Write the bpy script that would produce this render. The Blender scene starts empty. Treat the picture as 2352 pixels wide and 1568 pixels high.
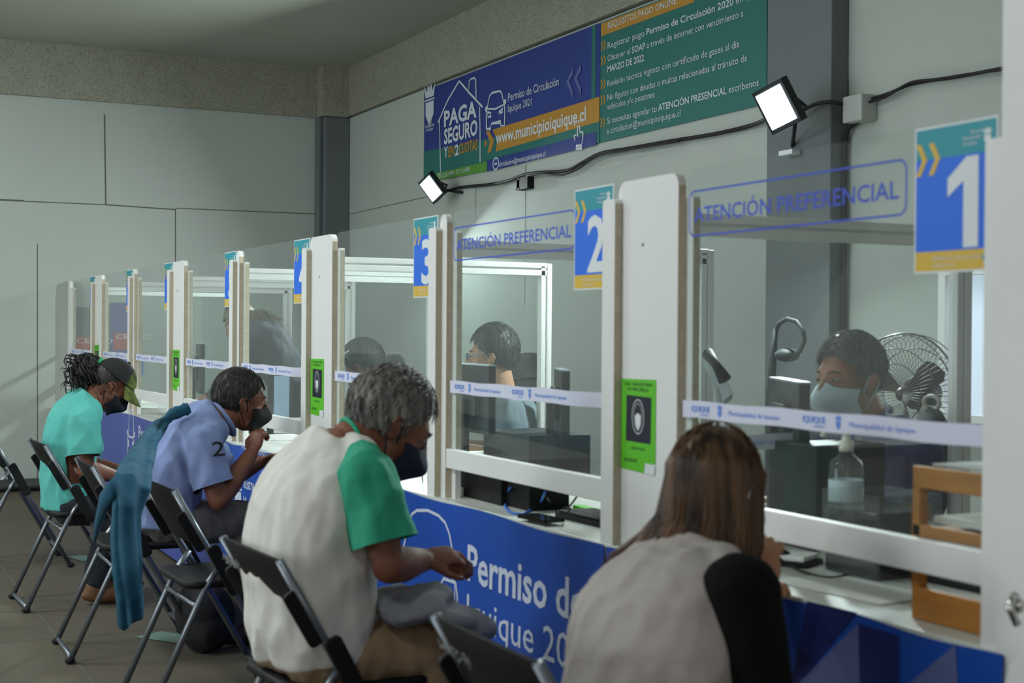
import bpy, bmesh, math, random
from mathutils import Vector, Matrix, Quaternion, noise
random.seed(7)
C = bpy.context.scene.collection
V = Vector

# ------------------------------------------------------------------ camera, world, lights, exposure
FPX, CX, CY = 3267.0, 1176.0, 784.0
TH, PIT, ROL = math.radians(26.23), math.radians(0.386), math.radians(0.42)
CAM = V((0, -1.83, 1.30))
F0 = V((-math.cos(TH), math.sin(TH), 0)); R0 = V((math.sin(TH), math.cos(TH), 0))
Fv = F0 * math.cos(PIT) - V((0, 0, 1)) * math.sin(PIT)
U0 = R0.cross(Fv)
Rv = R0 * math.cos(ROL) + U0 * math.sin(ROL)
Uv = U0 * math.cos(ROL) - R0 * math.sin(ROL)
cam = bpy.data.cameras.new('camera'); camo = bpy.data.objects.new('camera', cam); C.objects.link(camo)
camo.matrix_world = Matrix(((Rv.x, Uv.x, -Fv.x, CAM.x), (Rv.y, Uv.y, -Fv.y, CAM.y), (Rv.z, Uv.z, -Fv.z, CAM.z), (0, 0, 0, 1)))
cam.sensor_width = 36.0; cam.lens = FPX / 2352 * 36.0; cam.clip_end = 200; cam.clip_start = 0.05
cam.dof.use_dof = True; cam.dof.focus_distance = 8.0; cam.dof.aperture_fstop = 4.5
bpy.context.scene.camera = camo
sc = bpy.context.scene
sc.view_settings.view_transform = 'Standard'; sc.view_settings.look = 'None'
sc.view_settings.gamma = 1.0; sc.view_settings.use_curve_mapping = False
sc.view_settings.exposure = 0.22
sc.cycles.use_denoising = True
sc.cycles.max_bounces = 8; sc.cycles.transparent_max_bounces = 24

w = bpy.data.worlds.new('world'); sc.world = w; w.use_nodes = True
w.node_tree.nodes['Background'].inputs[0].default_value = (0.80, 0.90, 1.0, 1)
w.node_tree.nodes['Background'].inputs[1].default_value = 0.50

def area(name, loc, target, size, power, col, sizey=None, spread=None):
    l = bpy.data.lights.new(name, 'AREA'); l.energy = power; l.color = col; l.shape = 'RECTANGLE'
    l.size = size; l.size_y = sizey or size
    if spread: l.spread = spread
    o = bpy.data.objects.new(name, l); C.objects.link(o); o.location = loc
    o.rotation_euler = (V(target) - V(loc)).to_track_quat('-Z', 'Y').to_euler()
    return o
# ceiling lamps of the hall (above the waiting side) and daylight from the entrance on the right
for lx, ly, pw_ in ((-10.2, -3.4, 52), (-7.0, -2.6, 60), (-4.2, -2.8, 46), (-1.2, -3.0, 24)):
    area('hall_lamp', (lx, ly, 3.45), (lx, ly + 0.35, 0.0), 1.2, pw_, (0.92, 0.99, 1.0), 0.5)
area('hall_fill_light', (-5.5, -7.6, 1.6), (-10.5, 0.5, 2.7), 3.4, 130, (0.90, 0.98, 1.0), 2.2)  # added fill from the left front, brightens end wall, ceiling and backs
area('entrance_daylight', (2.7, -2.0, 2.0), (-3.0, 0.2, 1.2), 2.4, 26, (1.0, 0.92, 0.93), 2.2)
area('office_lamp', (-6.0, 0.8, 3.5), (-6.0, 0.7, 0.0), 5.0, 9, (0.95, 1.0, 0.99), 0.4)

# ------------------------------------------------------------------ helpers
def P(px, py, X=None, Y=None, Z=None, d=None):
    """world point seen at a pixel, on a chosen plane of the room"""
    r = Fv * FPX + Rv * (px - CX) - Uv * (py - CY)
    if X is not None: t = (X - CAM.x) / r.x
    elif Y is not None: t = (Y - CAM.y) / r.y
    elif Z is not None: t = (Z - CAM.z) / r.z
    else: t = d / FPX
    return CAM + r * t

def s2l(c):
    return tuple(((x / 255) / 12.92 if x / 255 <= 0.04045 else ((x / 255 + 0.055) / 1.055) ** 2.4) for x in c) + (1,)

MATS = {}
def mat(name, rgb, rough=0.6, metal=0.0, var=None, bump=None, emit=None, alpha=None, stretch=None, spec=None, speck=None):
    if name in MATS: return MATS[name]
    m = bpy.data.materials.new(name); m.use_nodes = True; nt = m.node_tree; b = nt.nodes['Principled BSDF']
    col = s2l(rgb)
    b.inputs['Base Color'].default_value = col; b.inputs['Roughness'].default_value = rough; b.inputs['Metallic'].default_value = metal
    if spec is not None: b.inputs['Specular IOR Level'].default_value = spec
    tc = nt.nodes.new('ShaderNodeTexCoord'); mp = nt.nodes.new('ShaderNodeMapping'); nt.links.new(tc.outputs['Object'], mp.inputs[0])
    if stretch: mp.inputs['Scale'].default_value = stretch
    last = None
    if var:
        n = nt.nodes.new('ShaderNodeTexNoise'); n.inputs['Scale'].default_value = var[0]; n.inputs['Detail'].default_value = 5
        nt.links.new(mp.outputs[0], n.inputs[0])
        r = nt.nodes.new('ShaderNodeValToRGB'); nt.links.new(n.outputs[0], r.inputs[0])
        r.color_ramp.elements[0].position = 0.3; r.color_ramp.elements[1].position = 0.7
        r.color_ramp.elements[0].color = tuple(c * (1 - var[1]) for c in col[:3]) + (1,)
        c2 = s2l(var[2]) if len(var) > 2 else tuple(min(1, c * (1 + var[1])) for c in col[:3]) + (1,)
        r.color_ramp.elements[1].color = c2
        last = r.outputs[0]
    if speck:
        n = nt.nodes.new('ShaderNodeTexNoise'); n.inputs['Scale'].default_value = speck[0]; n.inputs['Detail'].default_value = 3
        nt.links.new(mp.outputs[0], n.inputs[0])
        r = nt.nodes.new('ShaderNodeValToRGB'); nt.links.new(n.outputs[0], r.inputs[0])
        r.color_ramp.elements[0].position = speck[2]; r.color_ramp.elements[1].position = speck[2] + 0.06
        r.color_ramp.elements[0].color = (speck[1], speck[1], speck[1], 1); r.color_ramp.elements[1].color = (1, 1, 1, 1)
        mx = nt.nodes.new('ShaderNodeMixRGB'); mx.blend_type = 'MULTIPLY'; mx.inputs[0].default_value = 1
        if last: nt.links.new(last, mx.inputs[1])
        else: mx.inputs[1].default_value = col
        nt.links.new(r.outputs[0], mx.inputs[2]); last = mx.outputs[0]
    if last: nt.links.new(last, b.inputs['Base Color'])
    if bump:
        n = nt.nodes.new('ShaderNodeTexNoise'); n.inputs['Scale'].default_value = bump[0]; n.inputs['Detail'].default_value = 4
        nt.links.new(mp.outputs[0], n.inputs[0])
        bp = nt.nodes.new('ShaderNodeBump'); bp.inputs['Strength'].default_value = bump[1]; bp.inputs['Distance'].default_value = 0.01
        nt.links.new(n.outputs[0], bp.inputs['Height']); nt.links.new(bp.outputs[0], b.inputs['Normal'])
    if emit:
        b.inputs['Emission Color'].default_value = s2l(emit[0]); b.inputs['Emission Strength'].default_value = emit[1]
    if alpha is not None: b.inputs['Alpha'].default_value = alpha
    MATS[name] = m
    return m

def pane_mat(name, tint, haze, gloss=0.06, rough=0.02):
    if name in MATS: return MATS[name]
    m = bpy.data.materials.new(name); m.use_nodes = True; nt = m.node_tree; nt.nodes.clear()
    out = nt.nodes.new('ShaderNodeOutputMaterial')
    tr = nt.nodes.new('ShaderNodeBsdfTransparent'); tr.inputs[0].default_value = tint
    df = nt.nodes.new('ShaderNodeBsdfDiffuse'); df.inputs[0].default_value = (0.8, 0.85, 0.83, 1)
    gl = nt.nodes.new('ShaderNodeBsdfGlossy'); gl.inputs['Roughness'].default_value = rough
    fr = nt.nodes.new('ShaderNodeFresnel'); fr.inputs[0].default_value = 1.45
    n = nt.nodes.new('ShaderNodeTexNoise'); n.inputs['Scale'].default_value = 5; n.inputs['Detail'].default_value = 6
    tc = nt.nodes.new('ShaderNodeTexCoord'); nt.links.new(tc.outputs['Object'], n.inputs[0])
    mr = nt.nodes.new('ShaderNodeMapRange'); nt.links.new(n.outputs[0], mr.inputs[0])
    mr.inputs[1].default_value = 0.3; mr.inputs[2].default_value = 0.75; mr.inputs[3].default_value = haze * 0.6; mr.inputs[4].default_value = haze * 1.5
    m1 = nt.nodes.new('ShaderNodeMixShader'); nt.links.new(mr.outputs[0], m1.inputs[0]); nt.links.new(tr.outputs[0], m1.inputs[1]); nt.links.new(df.outputs[0], m1.inputs[2])
    ge = nt.nodes.new('ShaderNodeNewGeometry'); iv = nt.nodes.new('ShaderNodeMath'); iv.operation = 'SUBTRACT'; iv.inputs[0].default_value = 1.0
    nt.links.new(ge.outputs['Backfacing'], iv.inputs[1]); mu = nt.nodes.new('ShaderNodeMath'); mu.operation = 'MULTIPLY'
    nt.links.new(fr.outputs[0], mu.inputs[0]); nt.links.new(iv.outputs[0], mu.inputs[1])
    m2 = nt.nodes.new('ShaderNodeMixShader'); nt.links.new(mu.outputs[0], m2.inputs[0]); nt.links.new(m1.outputs[0], m2.inputs[1]); nt.links.new(gl.outputs[0], m2.inputs[2])
    nt.links.new(m2.outputs[0], out.inputs[0]); MATS[name] = m
    return m

class MB:
    """collects shapes, then links them as ONE mesh object"""
    def __init__(s): s.v = []; s.f = []; s.m = []; s.mats = []; s.cur = 0; s.sm = []; s.smooth = False
    def mt(s, m):
        if m not in s.mats: s.mats.append(m)
        s.cur = s.mats.index(m); return s
    def add(s, vs, fs, smooth=None):
        k = len(s.v); s.v += [tuple(v) for v in vs]
        for f in fs: s.f.append([i + k for i in f]); s.m.append(s.cur); s.sm.append(s.smooth if smooth is None else smooth)
    def box(s, a, b, M=None):
        x0, y0, z0 = a; x1, y1, z1 = b
        vs = [V(p) for p in ((x0, y0, z0), (x1, y0, z0), (x1, y1, z0), (x0, y1, z0), (x0, y0, z1), (x1, y0, z1), (x1, y1, z1), (x0, y1, z1))]
        if M: vs = [M @ v for v in vs]
        s.add(vs, [(0, 3, 2, 1), (4, 5, 6, 7), (0, 1, 5, 4), (1, 2, 6, 5), (2, 3, 7, 6), (3, 0, 4, 7)], False)
    def prism(s, pts, thick, o=V((0, 0, 0)), ex=V((1, 0, 0)), ey=V((0, 0, 1)), smooth=False):
        """outline in the plane (ex, ey), given thickness along ex x ey turned away"""
        n = ex.cross(ey) * thick; k = len(pts)
        fr = [o + ex * a + ey * b for a, b in pts]; bk = [p - n for p in fr]
        s.add(fr + bk, [list(range(k)), list(range(2 * k - 1, k - 1, -1))] + [(i, k + i, k + (i + 1) % k, (i + 1) % k) for i in range(k)], smooth)
    def poly(s, pts, o, ex=V((1, 0, 0)), ey=V((0, 0, 1))):
        s.add([o + ex * a + ey * b for a, b in pts], [list(range(len(pts)))], False)
    def stroke(s, pts, wd, o, ex=V((1, 0, 0)), ey=V((0, 0, 1)), closed=False):
        n = len(pts); L = []; Rr = []
        for i in range(n):
            if closed: a = V(pts[i - 1]); c = V(pts[(i + 1) % n])
            else: a = V(pts[max(0, i - 1)]); c = V(pts[min(n - 1, i + 1)])
            b = V(pts[i]); t = (c - a)
            if t.length < 1e-9: t = V((1, 0))
            t.normalize(); nn = V((-t.y, t.x)) * wd / 2
            d1 = (b - a); k = 1.0
            if d1.length > 1e-9:
                k = 1 / max(0.45, abs(d1.normalized().dot(t)))
            L.append(b + nn * k); Rr.append(b - nn * k)
        vs = [o + ex * p.x + ey * p.y for p in L + Rr]
        s.add(vs, [(n + i, n + (i + 1) % n, (i + 1) % n, i) for i in range(n if closed else n - 1)], False)
    def tube(s, pts, r, seg=10, closed=False, flat=1.0, smooth=True, up=None):
        pts = [V(p) for p in pts]; n = len(pts); rr = r if hasattr(r, '__len__') else [r] * n
        rings = []; prev = None
        for i, p in enumerate(pts):
            if closed: t = pts[(i + 1) % n] - pts[i - 1]
            else: t = pts[min(n - 1, i + 1)] - pts[max(0, i - 1)]
            t.normalize()
            if prev is None:
                a = up or (V((0, 0, 1)) if abs(t.z) < 0.9 else V((1, 0, 0)))
                prev = (a - t * a.dot(t)).normalized()
            else: prev = (prev - t * prev.dot(t)).normalized()
            b = t.cross(prev)
            rings.append([p + prev * (math.cos(q) * rr[i]) + b * (math.sin(q) * rr[i] * flat) for q in [2 * math.pi * k / seg for k in range(seg)]])
        vs = [v for rg in rings for v in rg]; fs = []
        for i in range(n if closed else n - 1):
            for k in range(seg):
                a = i * seg + k; b = i * seg + (k + 1) % seg; j = ((i + 1) % n) * seg
                fs.append((a, b, j + (k + 1) % seg, j + k))
        if not closed:
            fs.append(list(range(seg - 1, -1, -1))); fs.append([(n - 1) * seg + k for k in range(seg)])
        s.add(vs, fs, smooth)
    def ell(s, c, r, q=None, seg=20, rings=12, keep=None, nz=0, nsc=20):
        """ellipsoid; q columns are its axes; keep(local) culls faces"""
        c = V(c); vs = [];
        for i in range(rings + 1):
            ph = math.pi * i / rings
            for k in range(seg):
                th = 2 * math.pi * k / seg
                d = V((math.sin(ph) * math.cos(th), math.sin(ph) * math.sin(th), math.cos(ph)))
                l = V((d.x * r[0], d.y * r[1], d.z * r[2]))
                if nz: l *= 1 + nz * noise.noise(V((d.x, d.y, d.z)) * nsc)
                vs.append(l)
        fs = []
        for i in range(rings):
            for k in range(seg):
                a, b = i * seg + k, i * seg + (k + 1) % seg
                f = (a, a + seg, b + seg, b)
                if keep:
                    m = (vs[f[0]] + vs[f[1]] + vs[f[2]] + vs[f[3]]) / 4
                    if not keep(m): continue
                fs.append(f)
        s.add([c + (q @ v if q else v) for v in vs], fs, True)
    def loft(s, rings, cap=True, smooth=True):
        n = len(rings[0]); vs = [v for r in rings for v in r]; fs = []
        for i in range(len(rings) - 1):
            for k in range(n):
                a = i * n + k; b = i * n + (k + 1) % n
                fs.append((a, b, b + n, a + n))
        if cap: fs.append(list(range(n - 1, -1, -1))); fs.append([(len(rings) - 1) * n + k for k in range(n)])
        s.add(vs, fs, smooth)
    def text(s, txt, o, width=None, h=0.05, ex=V((1, 0, 0)), ey=V((0, 0, 1)), bold=0.0, align='L'):
        """lettering lying in the plane (ex, ey), baseline at o, fitted to a width, capitals h high"""
        cu = bpy.data.curves.new('t', 'FONT'); cu.body = txt; cu.size = 1.0; cu.offset = bold; cu.resolution_u = 2
        ob = bpy.data.objects.new('t', cu); C.objects.link(ob)
        dg = bpy.context.evaluated_depsgraph_get(); dg.update()
        me = bpy.data.meshes.new_from_object(ob.evaluated_get(dg))
        if len(me.vertices):
            x0 = min(v.co.x for v in me.vertices); x1 = max(v.co.x for v in me.vertices)
            sy = h / 0.72; sx = (width / (x1 - x0)) if width else sy * 0.85
            sh = -x0 * sx
            if align == 'C': sh -= (x1 - x0) * sx / 2
            n = ex.cross(ey)
            flip = n.dot(n) < 0
            s.add([o + ex * (v.co.x * sx + sh) + ey * (v.co.y * sy) for v in me.vertices], [list(p.vertices) for p in me.polygons], False)
        bpy.data.objects.remove(ob); bpy.data.curves.remove(cu); bpy.data.meshes.remove(me)
    def build(s, name, m=None, parent=None, bevel=0.0, label=None):
        me = bpy.data.meshes.new(name); me.from_pydata(s.v, [], s.f)
        if m and not s.mats: s.mats = [m]
        for x in s.mats: me.materials.append(x)
        for p, i, q in zip(me.polygons, s.m, s.sm): p.material_index = min(i, max(0, len(s.mats) - 1)); p.use_smooth = q
        me.update()
        o = bpy.data.objects.new(name, me); C.objects.link(o)
        if parent: o.parent = parent; o.matrix_parent_inverse = Matrix.Translation(-parent.location) if False else Matrix.Identity(4); shift(o, parent)
        if bevel:
            b = o.modifiers.new('b', 'BEVEL'); b.width = bevel; b.segments = 2; b.limit_method = 'ANGLE'; b.angle_limit = math.radians(50)
        if label: o['label'] = label
        return o

ORG = {}
def shift(o, parent):
    """meshes are modelled in world coordinates; move them under the Empty's origin"""
    q = parent
    off = V((0, 0, 0))
    while q is not None:
        off += q.location; q = q.parent
    if off.length: o.data.transform(Matrix.Translation(-off))

def tag(o, label=None, cat=None, group=None, kind=None):
    if label: o['label'] = label
    if cat: o['category'] = cat
    if group: o['group'] = group
    if kind: o['kind'] = kind
    return o
def thing(name, label, cat, loc=(0, 0, 0), group=None):
    o = bpy.data.objects.new(name, None); C.objects.link(o); o.location = loc; o.empty_display_size = 0.1
    return tag(o, label, cat, group)
def own(mb, name, m, label, cat, group=None, bevel=0.0):
    """a thing that is one mesh"""
    o = mb.build(name, m, None, bevel); return tag(o, label, cat, group)
def struct(mb, name, m, bevel=0.0, parent=None):
    o = mb.build(name, m, parent, bevel)
    if not parent: o['kind'] = 'structure'
    return o
def copy_tree(o, parent=None):
    c = o.copy(); C.objects.link(c); c.parent = parent
    for ch in list(o.children): copy_tree(ch, c)
    return c

def rrect(x0, y0, x1, y1, r, n=5, corners=(1, 1, 1, 1)):
    """rounded rectangle; corners: bottom-left, bottom-right, top-right, top-left"""
    pts = []
    for (cx, cy, a0, on, px, py) in ((x0 + r, y0 + r, 180, corners[0], x0, y0), (x1 - r, y0 + r, 270, corners[1], x1, y0), (x1 - r, y1 - r, 0, corners[2], x1, y1), (x0 + r, y1 - r, 90, corners[3], x0, y1)):
        if on: pts += [(cx + r * math.cos(math.radians(a0 + 90 * i / n)), cy + r * math.sin(math.radians(a0 + 90 * i / n))) for i in range(n + 1)]
        else: pts.append((px, py))
    return pts

# ------------------------------------------------------------------ materials
WHITE = mat('white_melamine', (226, 227, 224), 0.45, var=(3, 0.03), bump=(40, 0.02))
EDGE = mat('raw_board_edge', (186, 174, 152), 0.8, var=(60, 0.12))
WALL = mat('painted_wall_panel', (172, 179, 172), 0.75, var=(0.9, 0.035), bump=(60, 0.05))
GROOVE = mat('wall_joint', (92, 92, 84), 0.9)
BEAM = mat('speckled_render', (152, 151, 136), 0.95, var=(6, 0.06), bump=(160, 0.5), speck=(95, 0.62, 0.40))
CEIL = mat('ceiling_plaster', (158, 160, 148), 0.95, var=(1.2, 0.05), bump=(200, 0.15))
PILLAR = mat('grey_pillar_paint', (98, 104, 106), 0.6, var=(2, 0.06))
FLOORM = mat('concrete_floor', (84, 77, 62), 0.72, var=(1.6, 0.10), bump=(70, 0.06), speck=(60, 0.85, 0.36))
BLACK = mat('black_plastic', (14, 14, 15), 0.6, bump=(300, 0.04), spec=.3)
DARK = mat('dark_grey_plastic', (34, 36, 38), 0.5, spec=.3)
RUBBER = mat('black_rubber', (16, 16, 16), 0.8)
STEEL = mat('grey_steel_tube', (120, 126, 132), 0.35, 0.75, var=(30, 0.08))
GLASS = pane_mat('clear_acrylic', (0.95, 0.975, 0.965, 1), 0.02)
GLASS2 = pane_mat('divider_acrylic', (0.97, 0.985, 0.98, 1), 0.012)
CLEAR = pane_mat('clear_plastic', (0.95, 0.97, 0.97, 1), 0.05)
BLUE = mat('sign_blue', (14, 106, 226), 0.5)
TEAL = mat('sign_teal', (24, 146, 160), 0.5)
ORANGE = mat('sign_orange', (214, 178, 58), 0.5)
SIGNW = mat('sign_white', (222, 226, 228), 0.5)
STAMP = mat('stencil_blue', (52, 78, 190), 0.6)
TAPE = mat('white_tape', (212, 214, 232), 0.55)
TAPEB = mat('tape_print', (92, 140, 224), 0.6)
BANB = mat('banner_navy', (34, 54, 128), 0.55, var=(2, 0.04))
BANT = mat('banner_teal', (30, 104, 98), 0.55)
BANO = mat('banner_orange', (176, 128, 44), 0.55)
BANG = mat('banner_green', (84, 140, 48), 0.55)
BANW = mat('banner_lettering', (196, 206, 214), 0.55)
BANL = mat('banner_soft_blue', (84, 98, 152), 0.55)
VINYL = mat('vinyl_royal_blue', (18, 74, 170), 0.42, var=(3, 0.05), bump=(6, 0.25))
VINYD = mat('vinyl_dark_blue', (20, 34, 98), 0.42)
VINYG = mat('vinyl_grey_blue', (92, 102, 148), 0.42)
VINYW = mat('vinyl_white_print', (198, 206, 224), 0.5)
GREEN = mat('notice_green', (92, 190, 30), 0.6)
NAVYK = mat('notice_navy', (16, 22, 40), 0.6)
WOOD = mat('varnished_wood', (178, 118, 48), 0.5, var=(4, 0.15), stretch=(1, 1, 12), bump=(20, 0.1))
PAPER = mat('paper', (214, 216, 212), 0.8)
def skin(name, rgb): return mat(name, rgb, 0.55, var=(14, 0.07), bump=(120, 0.05))
def cloth(name, rgb, b=0.25): return mat(name, rgb, 0.9, var=(7, 0.05), bump=(26, b))
def hairm(name, rgb, rgb2, st=(60, 60, 6)): return mat(name, rgb, 0.5, var=(1.6, 0.45, rgb2), stretch=st, bump=(1.5, 0.5))

# ------------------------------------------------------------------ room shell
XE, YB, ZC, ZBM = -11.9, 2.37, 3.58, 3.15       # end wall, back wall, ceiling, underside of beams
b = MB(); b.box((-13, -9, -0.1), (3, YB + 0.3, 0)); fl = struct(b, 'floor', FLOORM)
b = MB(); b.mt(GROOVE)
for k in range(5): b.box((-12, -0.9 - 0.75 * k, 0.0), (2, -0.894 - 0.75 * k, 0.0012))
for k in range(5): b.box((-10.6 + 2.2 * k, -5, 0.0), (-10.593 + 2.2 * k, 0, 0.0012))
struct(b, 'trim_1', GROOVE)
b = MB(); b.box((-13, -9, ZC), (3, YB + 0.3, ZC + 0.15)); struct(b, 'ceiling', CEIL)
b = MB(); b.box((3, -9, 0), (3.2, YB + 0.3, ZC)); struct(b, 'wall_unseen_right', WALL)  # unseen hall wall, added to block sky light from the right
# back wall with the daylight opening
WX0, WX1, WZ0, WZ1 = -4.45, -3.30, 0.98, 1.545
b = MB(); b.mt(WALL)
for a, c in (((-12.1, YB, 0), (WX0, YB + 0.2, ZBM)), ((WX1, YB, 0), (3, YB + 0.2, ZBM)), ((WX0, YB, 0), (WX1, YB + 0.2, WZ0)), ((WX0, YB, WZ1), (WX1, YB + 0.2, ZBM))): b.box(a, c)
b.mt(GROOVE)
def wline(pix, Y, wd=0.006):
    for (a, c) in zip(pix[:-1], pix[1:]):
        p, q = P(*a, Y=Y), P(*c, Y=Y); b.stroke([(p.x, p.z), (q.x, q.z)], wd, V((0, Y, 0)))
wline([(789, 495), (1010, 445)], YB - 0.002); wline([(1207, 380), (1205, 700)], YB - 0.002); wline([(1093, 430), (1092, 520)], YB - 0.002, 0.004)
wline([(1946, 180), (1948, 330)], YB - 0.002, 0.02)
struct(b, 'wall_back', WALL)
b = MB(); b.mt(WALL); b.box((XE - 0.2, -9, 0), (XE, YB, ZBM)); b.mt(GROOVE)
def eline(pix, wd=0.008):
    for (a, c) in zip(pix[:-1], pix[1:]):
        p, q = P(*a, X=XE + 0.002), P(*c, X=XE + 0.002); b.stroke([(p.y, p.z), (q.y, q.z)], wd, V((XE + 0.002, 0, 0)), V((0, 1, 0)), V((0, 0, 1)))
eline([(-40, 457), (55, 461)], 0.014); eline([(55, 462), (243, 470)]); eline([(240, 262), (243, 470), (403, 481)], 0.010); eline([(403, 481), (403, 600), (404, 700)]); eline([(403, 478), (744, 492)]); eline([(86, 560), (86, 1106)], 0.006)
struct(b, 'wall_left', WALL)
b = MB(); b.box((XE, -9, ZBM), (XE + 0.04, YB, ZC)); struct(b, 'trim_2', BEAM)
b = MB(); b.box((XE + 0.04, YB - 0.03, ZBM + 0.01), (3, YB + 0.2, ZC)); struct(b, 'trim_3', BEAM)
b = MB(); b.box((XE + 0.04, YB - 0.26, ZBM + 0.0), (XE + 0.20, YB - 0.03, ZC)); struct(b, 'trim_4', BEAM)
b = MB(); b.box((XE, YB - 0.23, 0), (XE + 0.16, YB, ZBM)); b.box((XE, YB - 0.27, 0), (XE + 0.10, YB - 0.23, ZBM)); struct(b, 'trim_5', PILLAR, 0.01)
b = MB(); p0 = P(1758, 600, Y=YB - 0.1); p1 = P(1905, 600, Y=YB - 0.1); b.box((p0.x, YB - 0.1, 0), (p1.x, YB + 0.0, ZC)); struct(b, 'trim_6', PILLAR, 0.006)
PX0, PX1 = p0.x, p1.x
b = MB(); b.box((XE, -8.9, 0), (XE + 0.03, YB - 0.3, 0.10)); struct(b, 'baseboard_left', RUBBER, 0.01)
# tall white partition closing the row at the right
b = MB(); b.mt(WHITE); q = P(2322, 200, Y=0.02); b.box((q.x, 0.0, 0), (q.x + 0.5, 0.05, ZC)); b.mt(EDGE)
struct(b, 'wall_right', WHITE)
# window opening frame
b = MB(); b.mt(WHITE)
for a, c in (((WX0 - 0.04, YB - 0.03, WZ0), (WX0, YB, WZ1)), ((WX0 - 0.04, YB - 0.03, WZ1), (WX1 + 0.04, YB, WZ1 + 0.04)), ((WX1, YB - 0.03, WZ0), (WX1 + 0.04, YB, WZ1)), ((WX0 - 0.04, YB - 0.05, WZ0 - 0.03), (WX1 + 0.04, YB, WZ0))): b.box(a, c)
struct(b, 'window_1', WHITE)

# ------------------------------------------------------------------ outside, seen through the opening
sun = bpy.data.lights.new('sun', 'SUN'); sun.energy = 5; sun.angle = 0.01; so = bpy.data.objects.new('sun', sun); C.objects.link(so)
so.rotation_euler = V((-0.5, 0.55, -0.75)).to_track_quat('-Z', 'Y').to_euler()
area('opening_fill_light', (-3.9, YB + 1.2, 1.7), (-3.9, YB, 1.25), 1.2, 14, (0.85, 0.93, 1.0), 0.8)  # added area light outside the opening, brightens the hanging cloth from behind
t = thing('apartment_building', 'sunlit cream building with railed balconies outside the opening', 'building', (-9.5, 9, -0.1))
b = MB(); b.box((-13, 9.0, -0.1), (-6, 12, 5.2)); b.build('facade', mat('cream_render', (226, 214, 190), 0.8, var=(1, 0.05)), t)
for i in range(3):
    for j in range(4):
        b = MB(); b.box((-12.4 + 1.6 * j, 8.96, 0.5 + 1.4 * i), (-11.6 + 1.6 * j, 9.0, 1.4 + 1.4 * i)); b.build('window', mat('outdoor_window', (110, 130, 150), 0.2), t)
t = thing('palm_tree', 'green palm standing before the sunlit building outside', 'tree', P(2205, 800, Y=6.0).xy.to_3d())
pc = P(2203, 800, Y=6.0)
b = MB(); b.tube([(pc.x, pc.y, -0.1), (pc.x + 0.03, pc.y, 0.6), (pc.x, pc.y, pc.z)], [0.13, 0.1, 0.09]); b.build('trunk', mat('palm_bark', (130, 104, 74), 0.9), t)
b = MB()
for k in range(16):
    a = k * 2.4; L = 0.55 + 0.1 * (k % 3)
    pts = [V((pc.x + math.cos(a) * L * u, pc.y + math.sin(a) * L * u, pc.z + 0.28 * math.sin(u * 2.6) - 0.25 * u * u * (k % 2))) for u in (0, .25, .5, .75, 1)]
    b.tube(pts, [0.02, 0.05, 0.055, 0.04, 0.005], 6, flat=0.15)
b.build('fronds', mat('palm_green', (120, 140, 70), 0.7), t)
# pale cloth hung in the opening
b = MB(); cx0 = P(2212, 700, Y=YB - 0.02).x; n = 14; rows = 8
vs = []
for j in range(rows + 1):
    for i in range(n + 1):
        u = i / n; z = WZ1 - 0.005 - (WZ1 - 0.93) * j / rows * (1 - 0.04 * math.sin(i * 1.9))
        vs.append((cx0 - 0.06 * j / rows + u * 0.75, YB - 0.045 + 0.012 * math.sin(u * 30), z))
b.add(vs, [(j * (n + 1) + i, j * (n + 1) + i + 1, (j + 1) * (n + 1) + i + 1, (j + 1) * (n + 1) + i) for j in range(rows) for i in range(n)], True)
cm = mat('pale_blue_cloth', (206, 222, 250), 0.9); cm.node_tree.nodes['Principled BSDF'].inputs['Transmission Weight'].default_value = 0.0
nt = cm.node_tree; tl = nt.nodes.new('ShaderNodeBsdfTranslucent'); tl.inputs[0].default_value = (0.85, 0.92, 1, 1); mx = nt.nodes.new('ShaderNodeMixShader'); mx.inputs[0].default_value = 0.75
nt.links.new(nt.nodes['Principled BSDF'].outputs[0], mx.inputs[1]); nt.links.new(tl.outputs[0], mx.inputs[2]); nt.links.new(mx.outputs[0], nt.nodes['Material Output'].inputs[0])
own(b, 'hanging_cloth', cm, 'pale blue cloth hanging in the bright opening of the back wall', 'curtain')

# ------------------------------------------------------------------ the row of service windows
WIDE = [-3.02, -5.54, -8.05, -10.55]; NARROW = [-4.29, -6.80, -9.30]
YF = 0.03            # front of the boards
TOPP, TOPG, ZR0, ZR1, ZCT = 1.685, 1.690, 0.855, 0.918, 0.757
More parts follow.
